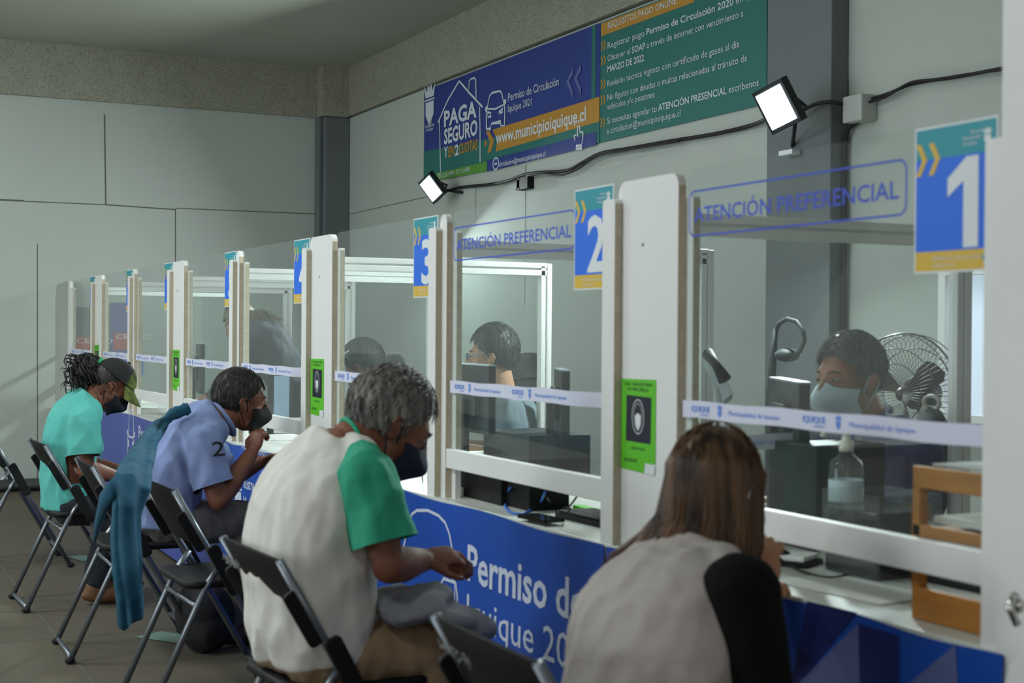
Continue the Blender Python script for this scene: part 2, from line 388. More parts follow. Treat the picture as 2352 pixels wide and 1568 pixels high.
# booths: (x_left_of_opening, x_right_of_right_stile)
def logo(b, o, s, ex=V((1, 0, 0)), ey=V((0, 0, 1))):
    """town crest: crown over a shield"""
    def q(pts): b.poly([(x * s, y * s) for x, y in pts], o, ex, ey)
    q([(-.3, .25), (.3, .25), (.42, .62), (.2, .42), (.1, .7), (0, .45), (-.1, .7), (-.2, .42), (-.42, .62)])
    q([(-.3, .12), (-.3, -.25), (0, -.6), (.3, -.25), (.3, .12)])
    b.stroke([(-.36 * s, .18 * s), (.36 * s, .18 * s)], .05 * s, o, ex, ey)
def chevron(b, x, z, wd, hh, th, o, flip=1):
    b.poly([(x, z), (x + th * flip, z), (x + (wd) * flip, z + hh / 2), (x + th * flip, z + hh), (x, z + hh), (x + (wd - th) * flip, z + hh / 2)][::flip], o)
def number_sign(d, xr, parent):
    """sheet with teal head, blue body, orange foot and a tall white number; xr = right edge"""
    w_, z0, z1 = 0.21, 1.415, 1.688; x0 = xr - w_; y = YF + 0.012; O = V((x0, y, z0)); h = z1 - z0
    b = MB(); b.mt(SIGNW); b.prism([(0, 0), (w_, 0), (w_, h), (0, h)], 0.0012, O + V((0, 0, 0)))
    o1 = O + V((0, -0.0006, 0)); m = 0.004
    b.mt(BLUE); b.poly([(m, .04), (w_ - m, .04), (w_ - m, .212), (m, .212)], o1)
    b.mt(TEAL); b.poly([(m, .212), (w_ - m, .212), (w_ - m, h - m), (m, h - m)], o1)
    b.mt(ORANGE); b.poly([(m, m), (w_ - m, m), (w_ - m, .04), (m, .04)], o1)
    o2 = O + V((0, -0.0012, 0))
    chevron(b, .004, .182, .030, .06, .013, o2); chevron(b, .038, .182, .030, .06, .013, o2)
    b.mt(TEAL); chevron(b, w_ - .012, .006, .024, .036, .010, o2, -1)
    b.mt(SIGNW); wd = {'1': .062, '4': .092}.get(d, .088)
    if d == '1': b.poly([(.128, .044), (.165, .044), (.165, .208), (.135, .208), (.088, .172), (.088, .138), (.128, .165)], o2)
    else: b.text(d, o2 + V((.075, 0, .05)), wd + 0.01, 0.15, bold=0.022)
    logo(b, o2 + V((w_ - .024, 0, .238)), .026)
    for i, t_ in enumerate(('Ilustre', 'Municipalidad', 'de Iquique')):
        b.text(t_, o2 + V((w_ - .085 + (.02 if i == 0 else 0), 0, .248 - .010 * i)), (.03, .045, .035)[i], .0065)
    b.text('PERMISO DE CIRCULACION', o2 + V((.05, 0, .023)), .12, .007); b.text('IQUIQUE 2021', o2 + V((.05, 0, .011)), .06, .006)
    b.build('number_sign', None, parent, label=f'blue and teal sheet with the white number {d}')
def tape(x0, x1, y, parent, z0=1.10, z1=1.140, ex=V((1, 0, 0)), off=V((0, -1, 0)), span=None):
    b = MB(); L = x1 - x0; O = V((x0, y, 0)) if ex.x else V((y, x0, 0))
    b.mt(TAPE); n = max(4, int(L / .06)); pts = [(L * i / n, z0 + .0015 * math.sin(i * 1.3)) for i in range(n + 1)] + [(L * i / n, z1 + .0015 * math.sin(i * 1.3)) for i in range(n, -1, -1)]
    b.poly(pts, O + off * 0.0015, ex); b.mt(TAPEB); o2 = O + off * 0.0024; k = 0.04
    while k < L - 0.35 or k < 0.05:
        zz = z0 + 0.012; hh = 0.014
        b.text('IQUIQUE', o2 + ex * k + V((0, 0, zz + .004)), .075, hh, ex, bold=0.02)
        b.text('ciudad', o2 + ex * (k + .035) + V((0, 0, zz - .005)), .035, .006, ex)
        logo(b, o2 + ex * (k + .115) + V((0, 0, z0 + .02)), .024, ex)
        b.text('Municipalidad de Iquique', o2 + ex * (k + .15) + V((0, 0, zz + .002)), .19, .011, ex)
        k += .42
    b.build('printed_tape', None, parent)

def booth(num, xl, xr, stamp=False):
    """xl: left end of the opening's stile, xr: right end of the right stile"""
    name = {1: 'one', 2: 'two', 3: 'three', 4: 'four', 5: 'five', 6: 'six', 7: 'seven', 8: 'eight'}[num]
    extra = ' and blue ATENCIÓN PREFERENCIAL lettering' if stamp else ''
    xr += GP
    t = thing('service_window', f'white framed acrylic service window bearing number {num}{extra}', 'service window', ((xl + xr) / 2, YF, ZCT), 'numbered service windows in the row')
    b = MB(); b.mt(WHITE)
    # right stile, proud of the panels, with a raw edge on its side
    b.prism(rrect(xr - .062, ZCT, xr, 1.642, .012, corners=(0, 0, 1, 1)), 0.022, V((0, YF - .022, 0)))
    b.mt(EDGE); b.box((xr + .0002, YF - .021, ZCT), (xr + .0012, YF - .001, 1.63))
    b.build('right_stile', None, t)
    b = MB(); b.mt(WHITE); b.prism(rrect(xl, ZCT, xl + .032, 1.628, .010, corners=(0, 0, 1, 1)), 0.02, V((0, YF + .022, 0)))
    b.mt(EDGE); b.box((xl + .0322, YF + .023, ZR1), (xl + .033, YF + .041, 1.62)); b.build('left_stile', None, t)
    b = MB(); b.mt(WHITE); b.prism(rrect(xl + .004, ZR0, xr - .062, ZR1, .003), 0.022, V((0, YF, 0))); b.build('bottom_rail', WHITE, t, 0.003)
    b = MB(); b.prism(rrect(xl + .02, ZR1 - .01, xr - .008, TOPG, .022, corners=(0, 0, 1, 1)), 0.004, V((0, YF + .0145, 0)))
    b.mt(GLASS)
    b.build('acrylic_pane', GLASS, t)
    tape(xl + .01, xr - .062, YF + .012, t)
    number_sign(str(num), xr - .066, t)
    if stamp:
        b = MB(); b.mt(STAMP); x0, x1 = xl + .03, xr - .30; O = V((0, YF + .0125, 0))
        if num == 2: x1 = xr - .275
        b.stroke(rrect(x0, 1.53, x1, 1.635, .02, 6), .0045, O, closed=True)
        b.text('ATENCIÓN PREFERENCIAL', V((x0 + .02, YF + .0125, 1.562)), x1 - x0 - .04, .036, bold=0.012)
        b.build('blue_lettering', None, t)
    return t
def notice(xc, parent, fold=False):
    w_, z0, z1 = .166, .955, 1.185; y = YF - .0015; O = V((xc - w_ / 2, y, z0)); h = z1 - z0
    b = MB(); b.mt(GREEN); b.prism([(0, 0), (w_ * .68, -.004), (w_ * .70, .02), (w_, .022), (w_, h), (0, h - .002)], .001, O)
    o = O + V((0, -.0008, 0)); b.mt(NAVYK); b.poly([(.026, .072), (w_ - .022, .070), (w_ - .020, .185), (.028, .188)], o)
    for i, (tx, ww) in enumerate((('USO OBLIGATORIO', .13), ('DE MASCARILLA', .10))): b.text(tx, o + V((.02 + .012 * i, 0, .212 - .013 * i)), ww, .009)
    b.text('GRACIAS', o + V((.05, 0, .052)), .07, .007); b.text('IQUIQUE', o + V((.02, 0, .02)), .06, .009)
    b.mt(SIGNW); o2 = O + V((0, -.0014, 0)); cx, cz = w_ / 2 + .002, .133
    b.stroke([(cx + .028 * math.cos(a), cz + .002 + .043 * math.sin(a)) for a in [k * .39 for k in range(16)]], .0022, o2, closed=True)
    b.stroke([(cx + .018 * math.cos(a), cz + .006 + .03 * math.sin(a)) for a in [k * .39 for k in range(16)]], .0012, o2, closed=True)
    b.poly([(cx - .014, cz + .004), (cx - .013, cz - .02), (cx, cz - .034), (cx + .013, cz - .02), (cx + .014, cz + .004), (cx, cz + .012)], o2)
    b.mt(SIGNW); b.poly([(w_ * .70, -.004), (w_ * .98, -.006), (w_, .02), (w_ * .72, .022)], o)
    b.build('mask_notice', None, parent, label='green notice with a masked face on a black square')
def panel(xc, wd, label, grp, nt=False):
    t = thing('partition_panel', label, 'panel', (xc, YF, ZCT - .0), grp)
    b = MB(); b.mt(WHITE); b.prism(rrect(xc - wd / 2, ZCT, xc + wd / 2, TOPP, .03, corners=(0, 0, 1, 1)), .022, V((0, YF, 0)))
    b.mt(EDGE); b.box((xc + wd / 2 + .0002, YF + .001, ZCT), (xc + wd / 2 + .0012, YF + .021, TOPP - .03)); 
    b.mt(mat('screw_grey', (150, 150, 146), 0.4)); b.ell((xc - .02, YF - .001, 1.52), (.005, .002, .005), seg=8, rings=6)
    b.build('board', None, t)
    if nt: notice(xc - .035, t)
    return t
WH = .14; NH = .028; GP = .018
xs = {1: (WIDE[0] + WH, -1.822), 2: (NARROW[0] + NH, WIDE[0] - WH), 3: (WIDE[1] + WH, NARROW[0] - NH), 4: (NARROW[1] + NH, WIDE[1] - WH),
      5: (WIDE[2] + WH, NARROW[1] - NH), 6: (NARROW[2] + NH, WIDE[2] - WH), 7: (WIDE[3] + WH, NARROW[2] - NH), 8: (-11.80, WIDE[3] - WH)}
for k, (a, c) in xs.items(): booth(k, a, c, k in (1, 2))
for i, x in enumerate(WIDE):
    panel(x, 2 * WH, ['wide white panel with green mask notice between windows 1 and 2', 'wide white panel with green mask notice between windows 3 and 4', 'wide white panel with green notice between windows 5 and 6', 'wide white panel with green notice between windows 7 and 8'][i], 'wide panels with green notices', True)
for i, x in enumerate(NARROW):
    panel(x, 2 * NH, ['narrow white post board between windows 2 and 3', 'narrow white post board between windows 4 and 5', 'narrow white post board between windows 6 and 7'][i], 'narrow boards between windows')
b = MB(); b.prism(rrect(-11.90, 0, -11.80, TOPP, .02, corners=(0, 0, 1, 1)), .022, V((0, YF, 0))); own(b, 'end_board', WHITE, 'white end board between window 8 and the end wall', 'panel')
b = MB(); b.mt(WHITE); q0 = P(2318, 330, Y=YF).x; b.prism([(-1.803, ZCT), (q0 + .0, ZCT), (q0, 1.66), (-1.803, 1.66)], .022, V((0, YF + 0.022, 0))); own(b, 'end_board', WHITE, 'white board edge right of window 1 against the tall partition', 'panel')
# bottom-right folded leaf with latch
t = thing('counter_flap', 'rounded white leaf with chrome latch at the right end of the counter', 'flap', P(2330, 1500, Y=-0.06))
b = MB(); q = P(2312, 1500, Y=-0.03); b.prism(rrect(q.x, 0.02, q.x + .45, .80, .10, 8, (0, 0, 0, 1)), .02, V((0, -.035, 0))); b.build('leaf', WHITE, t)
b = MB(); q = P(2338, 1390, Y=-.05)
b.tube([q + V((0, -.005, .02)), q + V((.0, -.02, .0)), q + V((0.01, -.01, -.03))], .007); b.ell(q, (.012, .012, .014)); b.build('latch', mat('chrome', (190, 190, 186), 0.2, 1.0), t, label='chrome latch')

# dividers behind the windows
for i, x in enumerate(sorted(WIDE + NARROW, reverse=True)):
    t = thing('desk_divider', f'white framed acrylic divider behind the board between windows {i + 1} and {i + 2}', 'divider', (x, .06, ZCT), 'acrylic dividers between the clerks')
    b = MB(); b.mt(WHITE)
    b.box((x - .018, .075, 1.578), (x + .018, 1.06, 1.602)); b.box((x - .018, .075, 1.545), (x + .018, 1.06, 1.571)); b.box((x - .010, .075, 1.57), (x + .010, 1.06, 1.58))
    b.box((x - .018, 1.06, ZCT), (x + .018, 1.085, 1.600)); b.box((x - .018, 1.03, ZCT), (x + .018, 1.054, 1.59)); b.box((x - .01, 1.05, ZCT), (x + .01, 1.062, 1.59))
    b.box((x - .018, .06, ZCT), (x + .018, .078, 1.602)); b.box((x - .018, .075, ZCT), (x + .018, 1.03, ZCT + .03))
    b.build('frame', WHITE, t, 0.003)
    b = MB(); b.box((x - .002, .078, ZCT + .03), (x + .002, 1.03, 1.545)); b.build('acrylic_pane', GLASS2, t)
    if i == 0: tape(.10, 1.0, x + .003, t, 1.00, 1.04, V((0, 1, 0)), V((1, 0, 0)))

# counter
t = thing('service_counter', 'long white counter running under all the windows', 'counter', (-6.5, .3, 0))
b = MB(); b.box((XE + .14, 0, ZCT - .028), (-1.80, .78, ZCT)); b.build('worktop', mat('counter_white', (206, 210, 202), 0.35, var=(2, 0.04)), t, 0.003)
b = MB(); b.box((XE + .14, .06, 0), (-1.80, .08, ZCT - .028)); b.build('front_panel', WHITE, t)

# ------------------------------------------------------------------ counter banners
def vinyl(x0, x1, z0, z1, m, deco, label, name='counter_banner', sag=0.010):
    t = thing(name, label, 'banner', ((x0 + x1) / 2, -.01, z0))
    nx, nz = 40, 14; b = MB(); vs = []
    def yy(u, v): return -.006 - sag * (0.5 + 0.5 * math.sin(u * 9 + 2 * v)) * (1 - v) * 0.9 - sag * .9 * math.exp(-((u - .25 - .35 * (1 - v)) / .1) ** 2) * (v > 0.0) * v
    for j in range(nz + 1):
        for i in range(nx + 1):
            u, v = i / nx, j / nz; top = .004 * math.sin(u * 20) if j == nz else 0
            vs.append((x0 + (x1 - x0) * u, yy(u, v), z0 + (z1 - z0) * v + top))
    b.add(vs, [(j * (nx + 1) + i, j * (nx + 1) + i + 1, (j + 1) * (nx + 1) + i + 1, (j + 1) * (nx + 1) + i) for j in range(nz) for i in range(nx)], True)
    k = len(b.v); b.mt(m); b.build('vinyl_sheet', m, t)
    if deco:
        b = MB(); deco(b, V((x0, -.026, 0)), x0, x1); 
        # the print follows the sheet
        b.v = [(p[0], yy((p[0] - x0) / (x1 - x0), (p[2] - z0) / (z1 - z0)) - .0015, p[2]) for p in b.v]
        b.build('print', None, t)
    return t
def subdiv(p, n=5):
    out = []
    for a, c in zip(p[:-1], p[1:]): out += [(a[0] + (c[0] - a[0]) * i / n, a[1] + (c[1] - a[1]) * i / n) for i in range(n)]
    return out + [p[-1]]
def car(b, o, s, lw, ex=V((1, 0, 0)), ey=V((0, 0, 1))):
    """front view of a car in outline, about 1 x 1.6 units"""
    S = lambda pts: [(x * s, y * s) for x, y in pts]
    body = [(-.42, .62), (-.36, 1.02), (-.28, 1.36), (-.15, 1.5), (.15, 1.52), (.28, 1.38), (.38, 1.02), (.44, .62), (.5, .45), (.5, .05), (.42, .0), (.30, .02), (.28, .14), (-.28, .12), (-.30, 0), (-.42, -.02), (-.5, .05), (-.5, .45)]
    b.stroke(S(body), lw, o, ex, ey, True)
    b.stroke(S([(-.40, .66), (-.2, .6), (.2, .6), (.42, .66)]), lw, o, ex, ey)
    for k in (-1, 1):
        b.stroke(S([(k * .42, .34), (k * .40, .46), (k * .22, .40), (k * .24, .28)]), lw, o, ex, ey, True)
        b.stroke(S([(k * (.54 + .06 * math.cos(a)), .72 + .07 * math.sin(a)) for a in [q * .78 for q in range(8)]]), lw, o, ex, ey, True)
def deco_main(b, o, x0, x1):
    b.mt(VINYW)
    a = P(965, 1340, Y=-.01); s = .155
    S = lambda px, py: (lambda q: (q.x - x0, q.z))(P(px, py, Y=-.012))
    O = V((x0, 0, 0))
    b.stroke([S(*q) for q in ((920, 1352), (921, 1300), (925, 1262), (932, 1225), (938, 1200), (944, 1180), (955, 1172), (980, 1172), (1005, 1184), (1020, 1200), (1030, 1225), (1036, 1256), (1040, 1275))], .010, O)
    b.stroke([S(*q) for q in ((925, 1262), (960, 1270), (1000, 1282), (1034, 1290))], .008, O)
    b.stroke([S(*q) for q in ((1040, 1275), (1052, 1290), (1050, 1300))], .008, O)
    b.stroke([S(*q) for q in ((1034, 1322), (1046, 1340), (1050, 1370), (1050, 1400))], .010, O)
    b.stroke([S(*q) for q in ((1012, 1340), (1018, 1328), (1044, 1338), (1044, 1372), (1010, 1360))], .009, O, closed=True)
    b.stroke([S(*q) for q in ((920, 1352), (921, 1400), (925, 1440))], .008, O)
    p = P(1072, 1330, Y=-.012); q = P(1338, 1420, Y=-.012)
    b.text('Permiso de', V((p.x, 0, p.z + 0.0)), q.x - p.x, .112, bold=0.018)
    p = P(1072, 1432, Y=-.012); q = P(1345, 1520, Y=-.012)
    b.text('Iquique 2021', V((p.x, 0, p.z)), (q.x - p.x) * 1.05, .098)
def deco_tri(b, o, x0, x1):
    S = lambda px, py: (lambda q: (q.x - x0, q.z))(P(px, py, Y=-.012)); O = V((x0, 0, 0))
    b.mt(VINYD); b.poly([S(1850, 1380), S(1965, 1407), S(1830, 1575), S(1800, 1640)], O)
    b.mt(VINYG); b.poly([S(1967, 1432), S(1972, 1600), S(1820, 1600), S(1835, 1565)][::-1], O); b.poly([S(2190, 1480), S(2198, 1620), S(2050, 1620), S(2075, 1578)][::-1], O)
    b.mt(VINYD); b.poly([S(1967, 1432), S(2060, 1460), S(2062, 1600), S(1972, 1600)], O)
def deco_far(b, o, x0, x1):
    b.mt(VINYW); O = V((x0, 0, 0)); p = P(300, 1045, Y=-.012); car(b, V((p.x, 0, p.z)), .19, .012)
    b.text('Permiso de', V((p.x + .22, 0, p.z + .12)), .62, .085, bold=.018); b.text('Iquique 2021', V((p.x + .22, 0, p.z)), .62, .07)
def deco_muni(b, o, x0, x1):
    b.mt(VINYW); p = P(560, 1120, Y=-.012)
    b.text('Ilustre', V((p.x, 0, p.z)), .16, .055, bold=.01); b.text('Municipalidad', V((p.x, 0, p.z - .09)), .36, .055, bold=.01); b.text('de Iquique', V((p.x, 0, p.z - .18)), .3, .055, bold=.01)
    logo(b, V((p.x - .10, 0, p.z - .05)), .2)
    p = P(555, 1033, Y=-.012); b.text('PAGA SEGURO', V((p.x, 0, p.z)), .4, .03)
XA = P(700, 1060, Y=0).x; XB = P(1392, 1250, Y=0).x
VF = mat('vinyl_faded_blue', (70, 84, 158), 0.5, var=(2, 0.04))
vinyl(XB + .01, -1.80, .02, ZCT - .004, VINYL, deco_tri, 'blue banner with grey triangles on the counter front under window 1')
vinyl(XA, XB, .02, ZCT - .004, VINYL, deco_main, 'royal blue banner reading Permiso de Iquique 2021 under windows 2 and 3', sag=.014)
XC = P(500, 1005, Y=0).x
vinyl(XC + .0, XA - .01, .02, ZCT - .004, VINYL, deco_muni, 'blue banner with white municipal lettering under window 4, behind the person in light blue')
vinyl(P(215, 930, Y=0).x, XC - .01, .02, ZCT - .004, VF, deco_far, 'faded blue banner with a white car outline farthest down the counter')

# ------------------------------------------------------------------ wall banners
def wall_banner():
    Yb = YB - .012
    W = lambda px, py: (lambda q: (q.x, q.z))(P(px, py, Y=Yb))
    xl, xm, xr = W(974, 300)[0], W(1378, 200)[0], W(1760, 200)[0]; z0, z1 = 2.425, 3.135
    O = V((0, Yb, 0)); o1 = O + V((0, -.0015, 0)); o2 = O + V((0, -.003, 0)); o3 = O + V((0, -.0045, 0))
    b = MB(); b.mt(BANB); b.prism([(xl, z0), (xm, z0), (xm, z1), (xl, z1)], .006, O)
    b.mt(BANT); zt = W(975, 340)[1]; b.poly([(xl, z0), (xm, z0), (xm, z0 + .155), (xl, z0 + .155 + .09), ], o1)
    b.poly([(xm - .10, z0), (xm - .05, z0), (xm - .05, z1), (xm - .10, z1)], o1 + V((0, -.0005, 0)))
    # orange ribbon
    b.mt(BANO); b.poly([W(1133, 298), W(1378, 222), W(1378, 278), W(1140, 348), W(1128, 350), W(1142, 322)][::-1] if False else [W(1140, 348), W(1378, 279), W(1378, 222), W(1132, 298), W(1143, 320)], o2)
    b.poly([W(1120, 352), W(1128, 349), W(1136, 322), W(1125, 300), W(1117, 302), W(1126, 325)], o2)
    b.poly([W(1114, 340), W(1120, 328), W(1114, 320)], o2)
    b.mt(BANB); b.poly([W(1120, 394), W(1370, 333), W(1370, 303), W(1120, 368)], o2)
    b.mt(BANG); b.poly([W(1002, 415), W(1119, 393), W(1119, 371), W(1002, 398)], o2)
    b.mt(BANW)
    def tx(s, a, x1, h, bold=0.0, mm=BANW, oo=-.0045):
        b.mt(mm); p = W(*a); q = W(*x1); 
        sl = (q[1] - p[1]); b.text(s, V((p[0], Yb + oo, p[1])), q[0] - p[0], h, bold=bold)
    tx('PAGA', (1021, 291), (1096, 272), .115, .03)
    tx('SEGURO', (1021, 331), (1098, 309), .110, .03)
    tx('Y', (1021, 362), (1030, 360), .077, .03); tx('EN', (1031, 361), (1045, 356), .077, .02, BANO); tx('2', (1046, 357), (1055, 354), .077, .03); tx('CUOTAS', (1056, 354), (1098, 342), .077, .02, BANO)
    b.mt(BANW)
    b.stroke([W(*q) for q in ((1013, 396), (1012, 340), (1011, 276))], .014, o3); b.stroke([W(*q) for q in ((1104, 372), (1104, 300), (1103, 245))], .014, o3)
    b.stroke([W(*q) for q in ((1007, 282), (1030, 230), (1056, 186))], .016, o3); b.stroke([W(*q) for q in ((1056, 186), (1080, 214), (1110, 246))], .016, o3)
    b.stroke([W(*q) for q in ((1078, 206), (1079, 186), (1084, 181), (1091, 179), (1094, 183), (1095, 229))], .013, o3)
    C_ = [(1119, 296), (1118, 262), (1120, 250), (1126, 220), (1132, 213), (1150, 209), (1154, 214), (1159, 240), (1161, 250), (1160, 288), (1152, 289), (1151, 280), (1130, 284), (1128, 296)]
    b.stroke([W(*q) for q in C_], .013, o3, closed=True); b.stroke([W(*q) for q in ((1121, 250), (1140, 250), (1159, 240))], .012, o3)
    b.stroke([W(*q) for q in ((1121, 258), (1129, 259), (1129, 267), (1122, 269))], .010, o3, closed=True); b.stroke([W(*q) for q in ((1147, 259), (1157, 248), (1156, 257), (1148, 261))], .010, o3, closed=True)
    b.ell(V((W(1118, 250)[0], Yb - .004, W(1118, 250)[1])), (.02, .002, .02), seg=8, rings=6); b.ell(V((W(1161, 234)[0], Yb - .004, W(1161, 234)[1])), (.02, .002, .02), seg=8, rings=6)
    tx('Permiso de Circulación', (1168, 233), (1285, 192), .055, .004); tx('Iquique 2021', (1168, 258), (1222, 242), .050)
    tx('www.municipioiquique.cl', (1140, 331), (1347, 273), .085, .018)
    tx('circulacion@municipioiquique.cl', (1147, 383), (1254, 354), .036, .006)
    tx('57 2 514709 - 57 2 514705', (1012, 409), (1081, 394), .032, .004)
    p = W(1140, 380); b.stroke([(p[0] + .045 * math.cos(a), p[1] + .012 + .04 * math.sin(a)) for a in [k * .5 for k in range(13)]], .010, o3, closed=True); b.stroke([(p[0] - .02, p[1] + .012), (p[0] + .02, p[1] + .012)], .012, o3)
    p = W(1009, 405); b.stroke([(p[0] + .02 * math.cos(a), p[1] + .0 + .018 * math.sin(a)) for a in [k * .8 for k in range(8)]], .008, o3, closed=True)
    logo(b, V((W(988, 245)[0], Yb - .0045, W(988, 243)[1])), .26)
    for i, (s, wd) in enumerate((('Ilustre', .08), ('Municipalidad', .17), ('de Iquique', .13))):
        p = W(988, 284 + 8 * i); b.text(s, V((p[0] - wd / 2, Yb - .0045, p[1])), wd, .024)
    # pointing hand
    b.stroke([W(*q) for q in ((1322, 322), (1320, 312), (1324, 310), (1328, 315), (1328, 290), (1332, 289), (1334, 304), (1340, 303), (1340, 322), (1337, 332))], .010, o3)
    b.stroke([W(*q) for q in ((1324, 343), (1325, 336), (1338, 333), (1338, 340))], .010, o3, closed=True)
    for q in (((1328, 284), (1326, 278)), ((1323, 288), (1319, 284)), ((1333, 283), (1335, 277))): b.stroke([W(*z) for z in q], .008, o3)
    b.mt(BANL)
    for dx, dy in ((0, 0), (18, -8)):
        b.poly([W(1302 + dx, 188 + dy), W(1318 + dx, 228 + dy), W(1318 + dx, 211 + dy), W(1309 + dx, 186 + dy), W(1318 + dx, 170 + dy), W(1318 + dx, 154 + dy)], o3)
    own(b, 'wall_banner', None, 'navy wall banner reading PAGA SEGURO with house and car outlines', 'banner')
    b = MB(); b.mt(BANT); b.prism([(xm + .004, z0), (xr, z0), (xr, z1), (xm + .004, z1)], .006, O)
    b.mt(BANO); b.poly([(xm + .01, 3.052), (xm + 1.0, 3.052), (xm + 1.0, 3.128), (xm + .01, 3.128)], o1)
    L0 = W(1396, 200)[0]
    def row(parts, z, x1, h=.038):
        """parts: [(text, bold, share)]"""
        nat = []
        for s, bo in parts:
            c_ = MB(); c_.text(s, V((0, 0, 0)), None, 1.0, bold=bo); nat.append(max(p[0] for p in c_.v))
        gap = .35; kx = (x1 - L0) / (sum(nat) + gap * (len(nat) - 1)); x = L0; b.mt(BANW)
        for (s, bo), n_ in zip(parts, nat):
            b.text(s, V((x, Yb - .003, z)), n_ * kx, h, bold=bo); x += (n_ + gap) * kx
    xe = lambda px: W(px, 150)[0]
    row([('REQUISITOS PAGO ONLINE:', .004)], 3.080, xe(1556), .038)
    row([('Registrar pago', 0), ('Permiso de Circulación 2020', .016), ('en #iqui', 0)], 2.964, xr - .03)
    row([('Obtener el', 0), ('SOAP', .016), ('a través de internet con vencimiento a', 0)], 2.890, xe(1708))
    row([('MARZO DE 2022', .016)], 2.826, xe(1480))
    row([('Revisión técnica vigente con certificado de gases al día', 0)], 2.742, xe(1699))
    row([('No figurar con deudas o multas relacionadas al tránsito de', 0)], 2.660, xe(1717))
    row([('vehículos y/o peatones', 0)], 2.606, xe(1505))
    row([('Si necesitas agendar tu', 0), ('ATENCIÓN PRESENCIAL', .016), ('escríbenos', 0)], 2.523, xe(1744))
    row([('a circulacion@municipioiquique.cl', 0)], 2.465, xe(1565))
    b.mt(BANO)
    for z in (2.975, 2.888, 2.748, 2.655, 2.523):
        for k in (0, 1): chevron(b, L0 - .085 + .032 * k, z - .01, .03, .055, .014, o1)
    own(b, 'wall_banner', None, 'teal wall banner listing REQUISITOS PAGO ONLINE beside the grey pillar', 'banner')
wall_banner()

# ------------------------------------------------------------------ flood lights, cables, boxes
LED = mat('led_face', (255, 255, 255), 0.3, emit=((225, 250, 255), 9.0))
def flood(c, nrm, upv, label, s, arm, power):
    t = thing('floodlight', label, 'lamp', c)
    n = nrm.normalized(); r_ = upv.cross(n).normalized(); u = n.cross(r_)
    M = Matrix(((r_.x, u.x, n.x, c.x), (r_.y, u.y, n.y, c.y), (r_.z, u.z, n.z, c.z), (0, 0, 0, 1)))
    b = MB(); b.box((-s * .56, -s * .56, -.04), (s * .56, s * .56, 0), M)
    for i in range(7): b.box((-s * .45 + i * s * .14, -s * .4, -.055), (-s * .43 + i * s * .14, s * .4, -.04), M)
    b.build('housing', DARK, t, 0.004)
    b = MB(); b.box((-s * .45, -s * .45, .0), (s * .45, s * .45, .004), M); b.build('led_panel', LED, t, label='glowing white face')
    b = MB(); b.tube([M @ V((-s * .58, 0, -.02)), M @ V((-s * .5, -s * .3, -.07)), M @ V((0, -s * .35, -.09)), M @ V((s * .5, -s * .3, -.07)), M @ V((s * .58, 0, -.02))], .008)
    b.tube([M @ V((0, -s * .35, -.09)), arm], .010); b.build('bracket', DARK, t)
    l = area('floodlight_beam', c + n * .03, c + n, s * .85, power, (0.88, 0.99, 1.0))
    l.parent = None
    return t
c1 = P(990, 433, Y=YB - .20); c2 = P(1783, 246, Y=YB - .38)
flood(c1, V((.22, -.84, -.50)), V((-.35, 0, 1)), 'small glowing floodlight below the left end of the navy banner', .17, V((c1.x + .12, YB, c1.z - .03)), 70)
flood(c2, V((.12, -.88, -.42)), V((-.2, 0, 1)), 'large glowing floodlight mounted in front of the grey pillar', .185, P(1820, 335, Y=YB - .1), 85)
b = MB(); q = P(1803, 350, Y=YB - .16); b.box((q.x - .05, q.y, q.z - .012), (q.x + .05, q.y + .05, q.z + .012)); own(b, 'lamp_clamp', mat('bright_metal', (235, 238, 240), 0.3, 0.3), 'small bright metal clamp under the floodlight on the pillar', 'clamp', bevel=.004)
CAB = mat('black_cable', (18, 18, 18), 0.6)
def cable(pix, Y, r, name, label, cat='cable'):
    b = MB(); pts = [P(a[0], a[1], Y=(a[2] if len(a) > 2 else Y)) for a in pix]
    # smooth the path
    out = []
    for i in range(len(pts) - 1):
        p0, p1, p2, p3 = pts[max(0, i - 1)], pts[i], pts[i + 1], pts[min(len(pts) - 1, i + 2)]
        for k in range(5):
            u = k / 5; out.append(0.5 * ((2 * p1) + (p2 - p0) * u + (2 * p0 - 5 * p1 + 4 * p2 - p3) * u * u + (3 * p1 - p0 - 3 * p2 + p3) * u ** 3))
    out.append(pts[-1]); b.tube(out, r, 8)
    return own(b, name, CAB, label, cat)
yc = YB - .03
cable([(1030, 438), (1060, 430), (1120, 424), (1165, 416), (1200, 402), (1240, 396), (1300, 392), (1340, 372), (1380, 352), (1450, 340), (1540, 324), (1640, 308), (1735, 285), (1775, 262, YB - .12)], yc, .011, 'power_cable', 'thick black cable sagging along the wall under the banners')
cable([(1210, 404), (1245, 399), (1290, 402), (1330, 386), (1372, 358), (1430, 346), (1560, 324)], yc - .02, .006, 'power_cable', 'thin black cable looping below the thick one under the banners')
cable([(1830, 262, YB - .15), (1870, 240, YB - .125), (1905, 234, YB - .13), (1930, 238, YB - .10), (1945, 240)], yc, .009, 'power_cable', 'short black cable crossing the grey pillar to the junction box')
cable([(1985, 232), (2040, 215), (2085, 196), (2130, 186), (2200, 176), (2318, 154)], yc, .008, 'power_cable', 'black cable bundle rising from the junction box to the right')
cable([(1990, 236), (2035, 222), (2090, 190), (2150, 182), (2240, 168), (2318, 158)], yc - .015, .006, 'power_cable', 'second thin cable beside the bundle right of the junction box')
cable([(1975, 278), (1955, 290), (1945, 305), (1940, 340), (1938, 430), (1939, 560), (1936, 700), (1934, 830)], yc, .010, 'power_cable', 'black cable dropping down the right edge of the grey pillar')
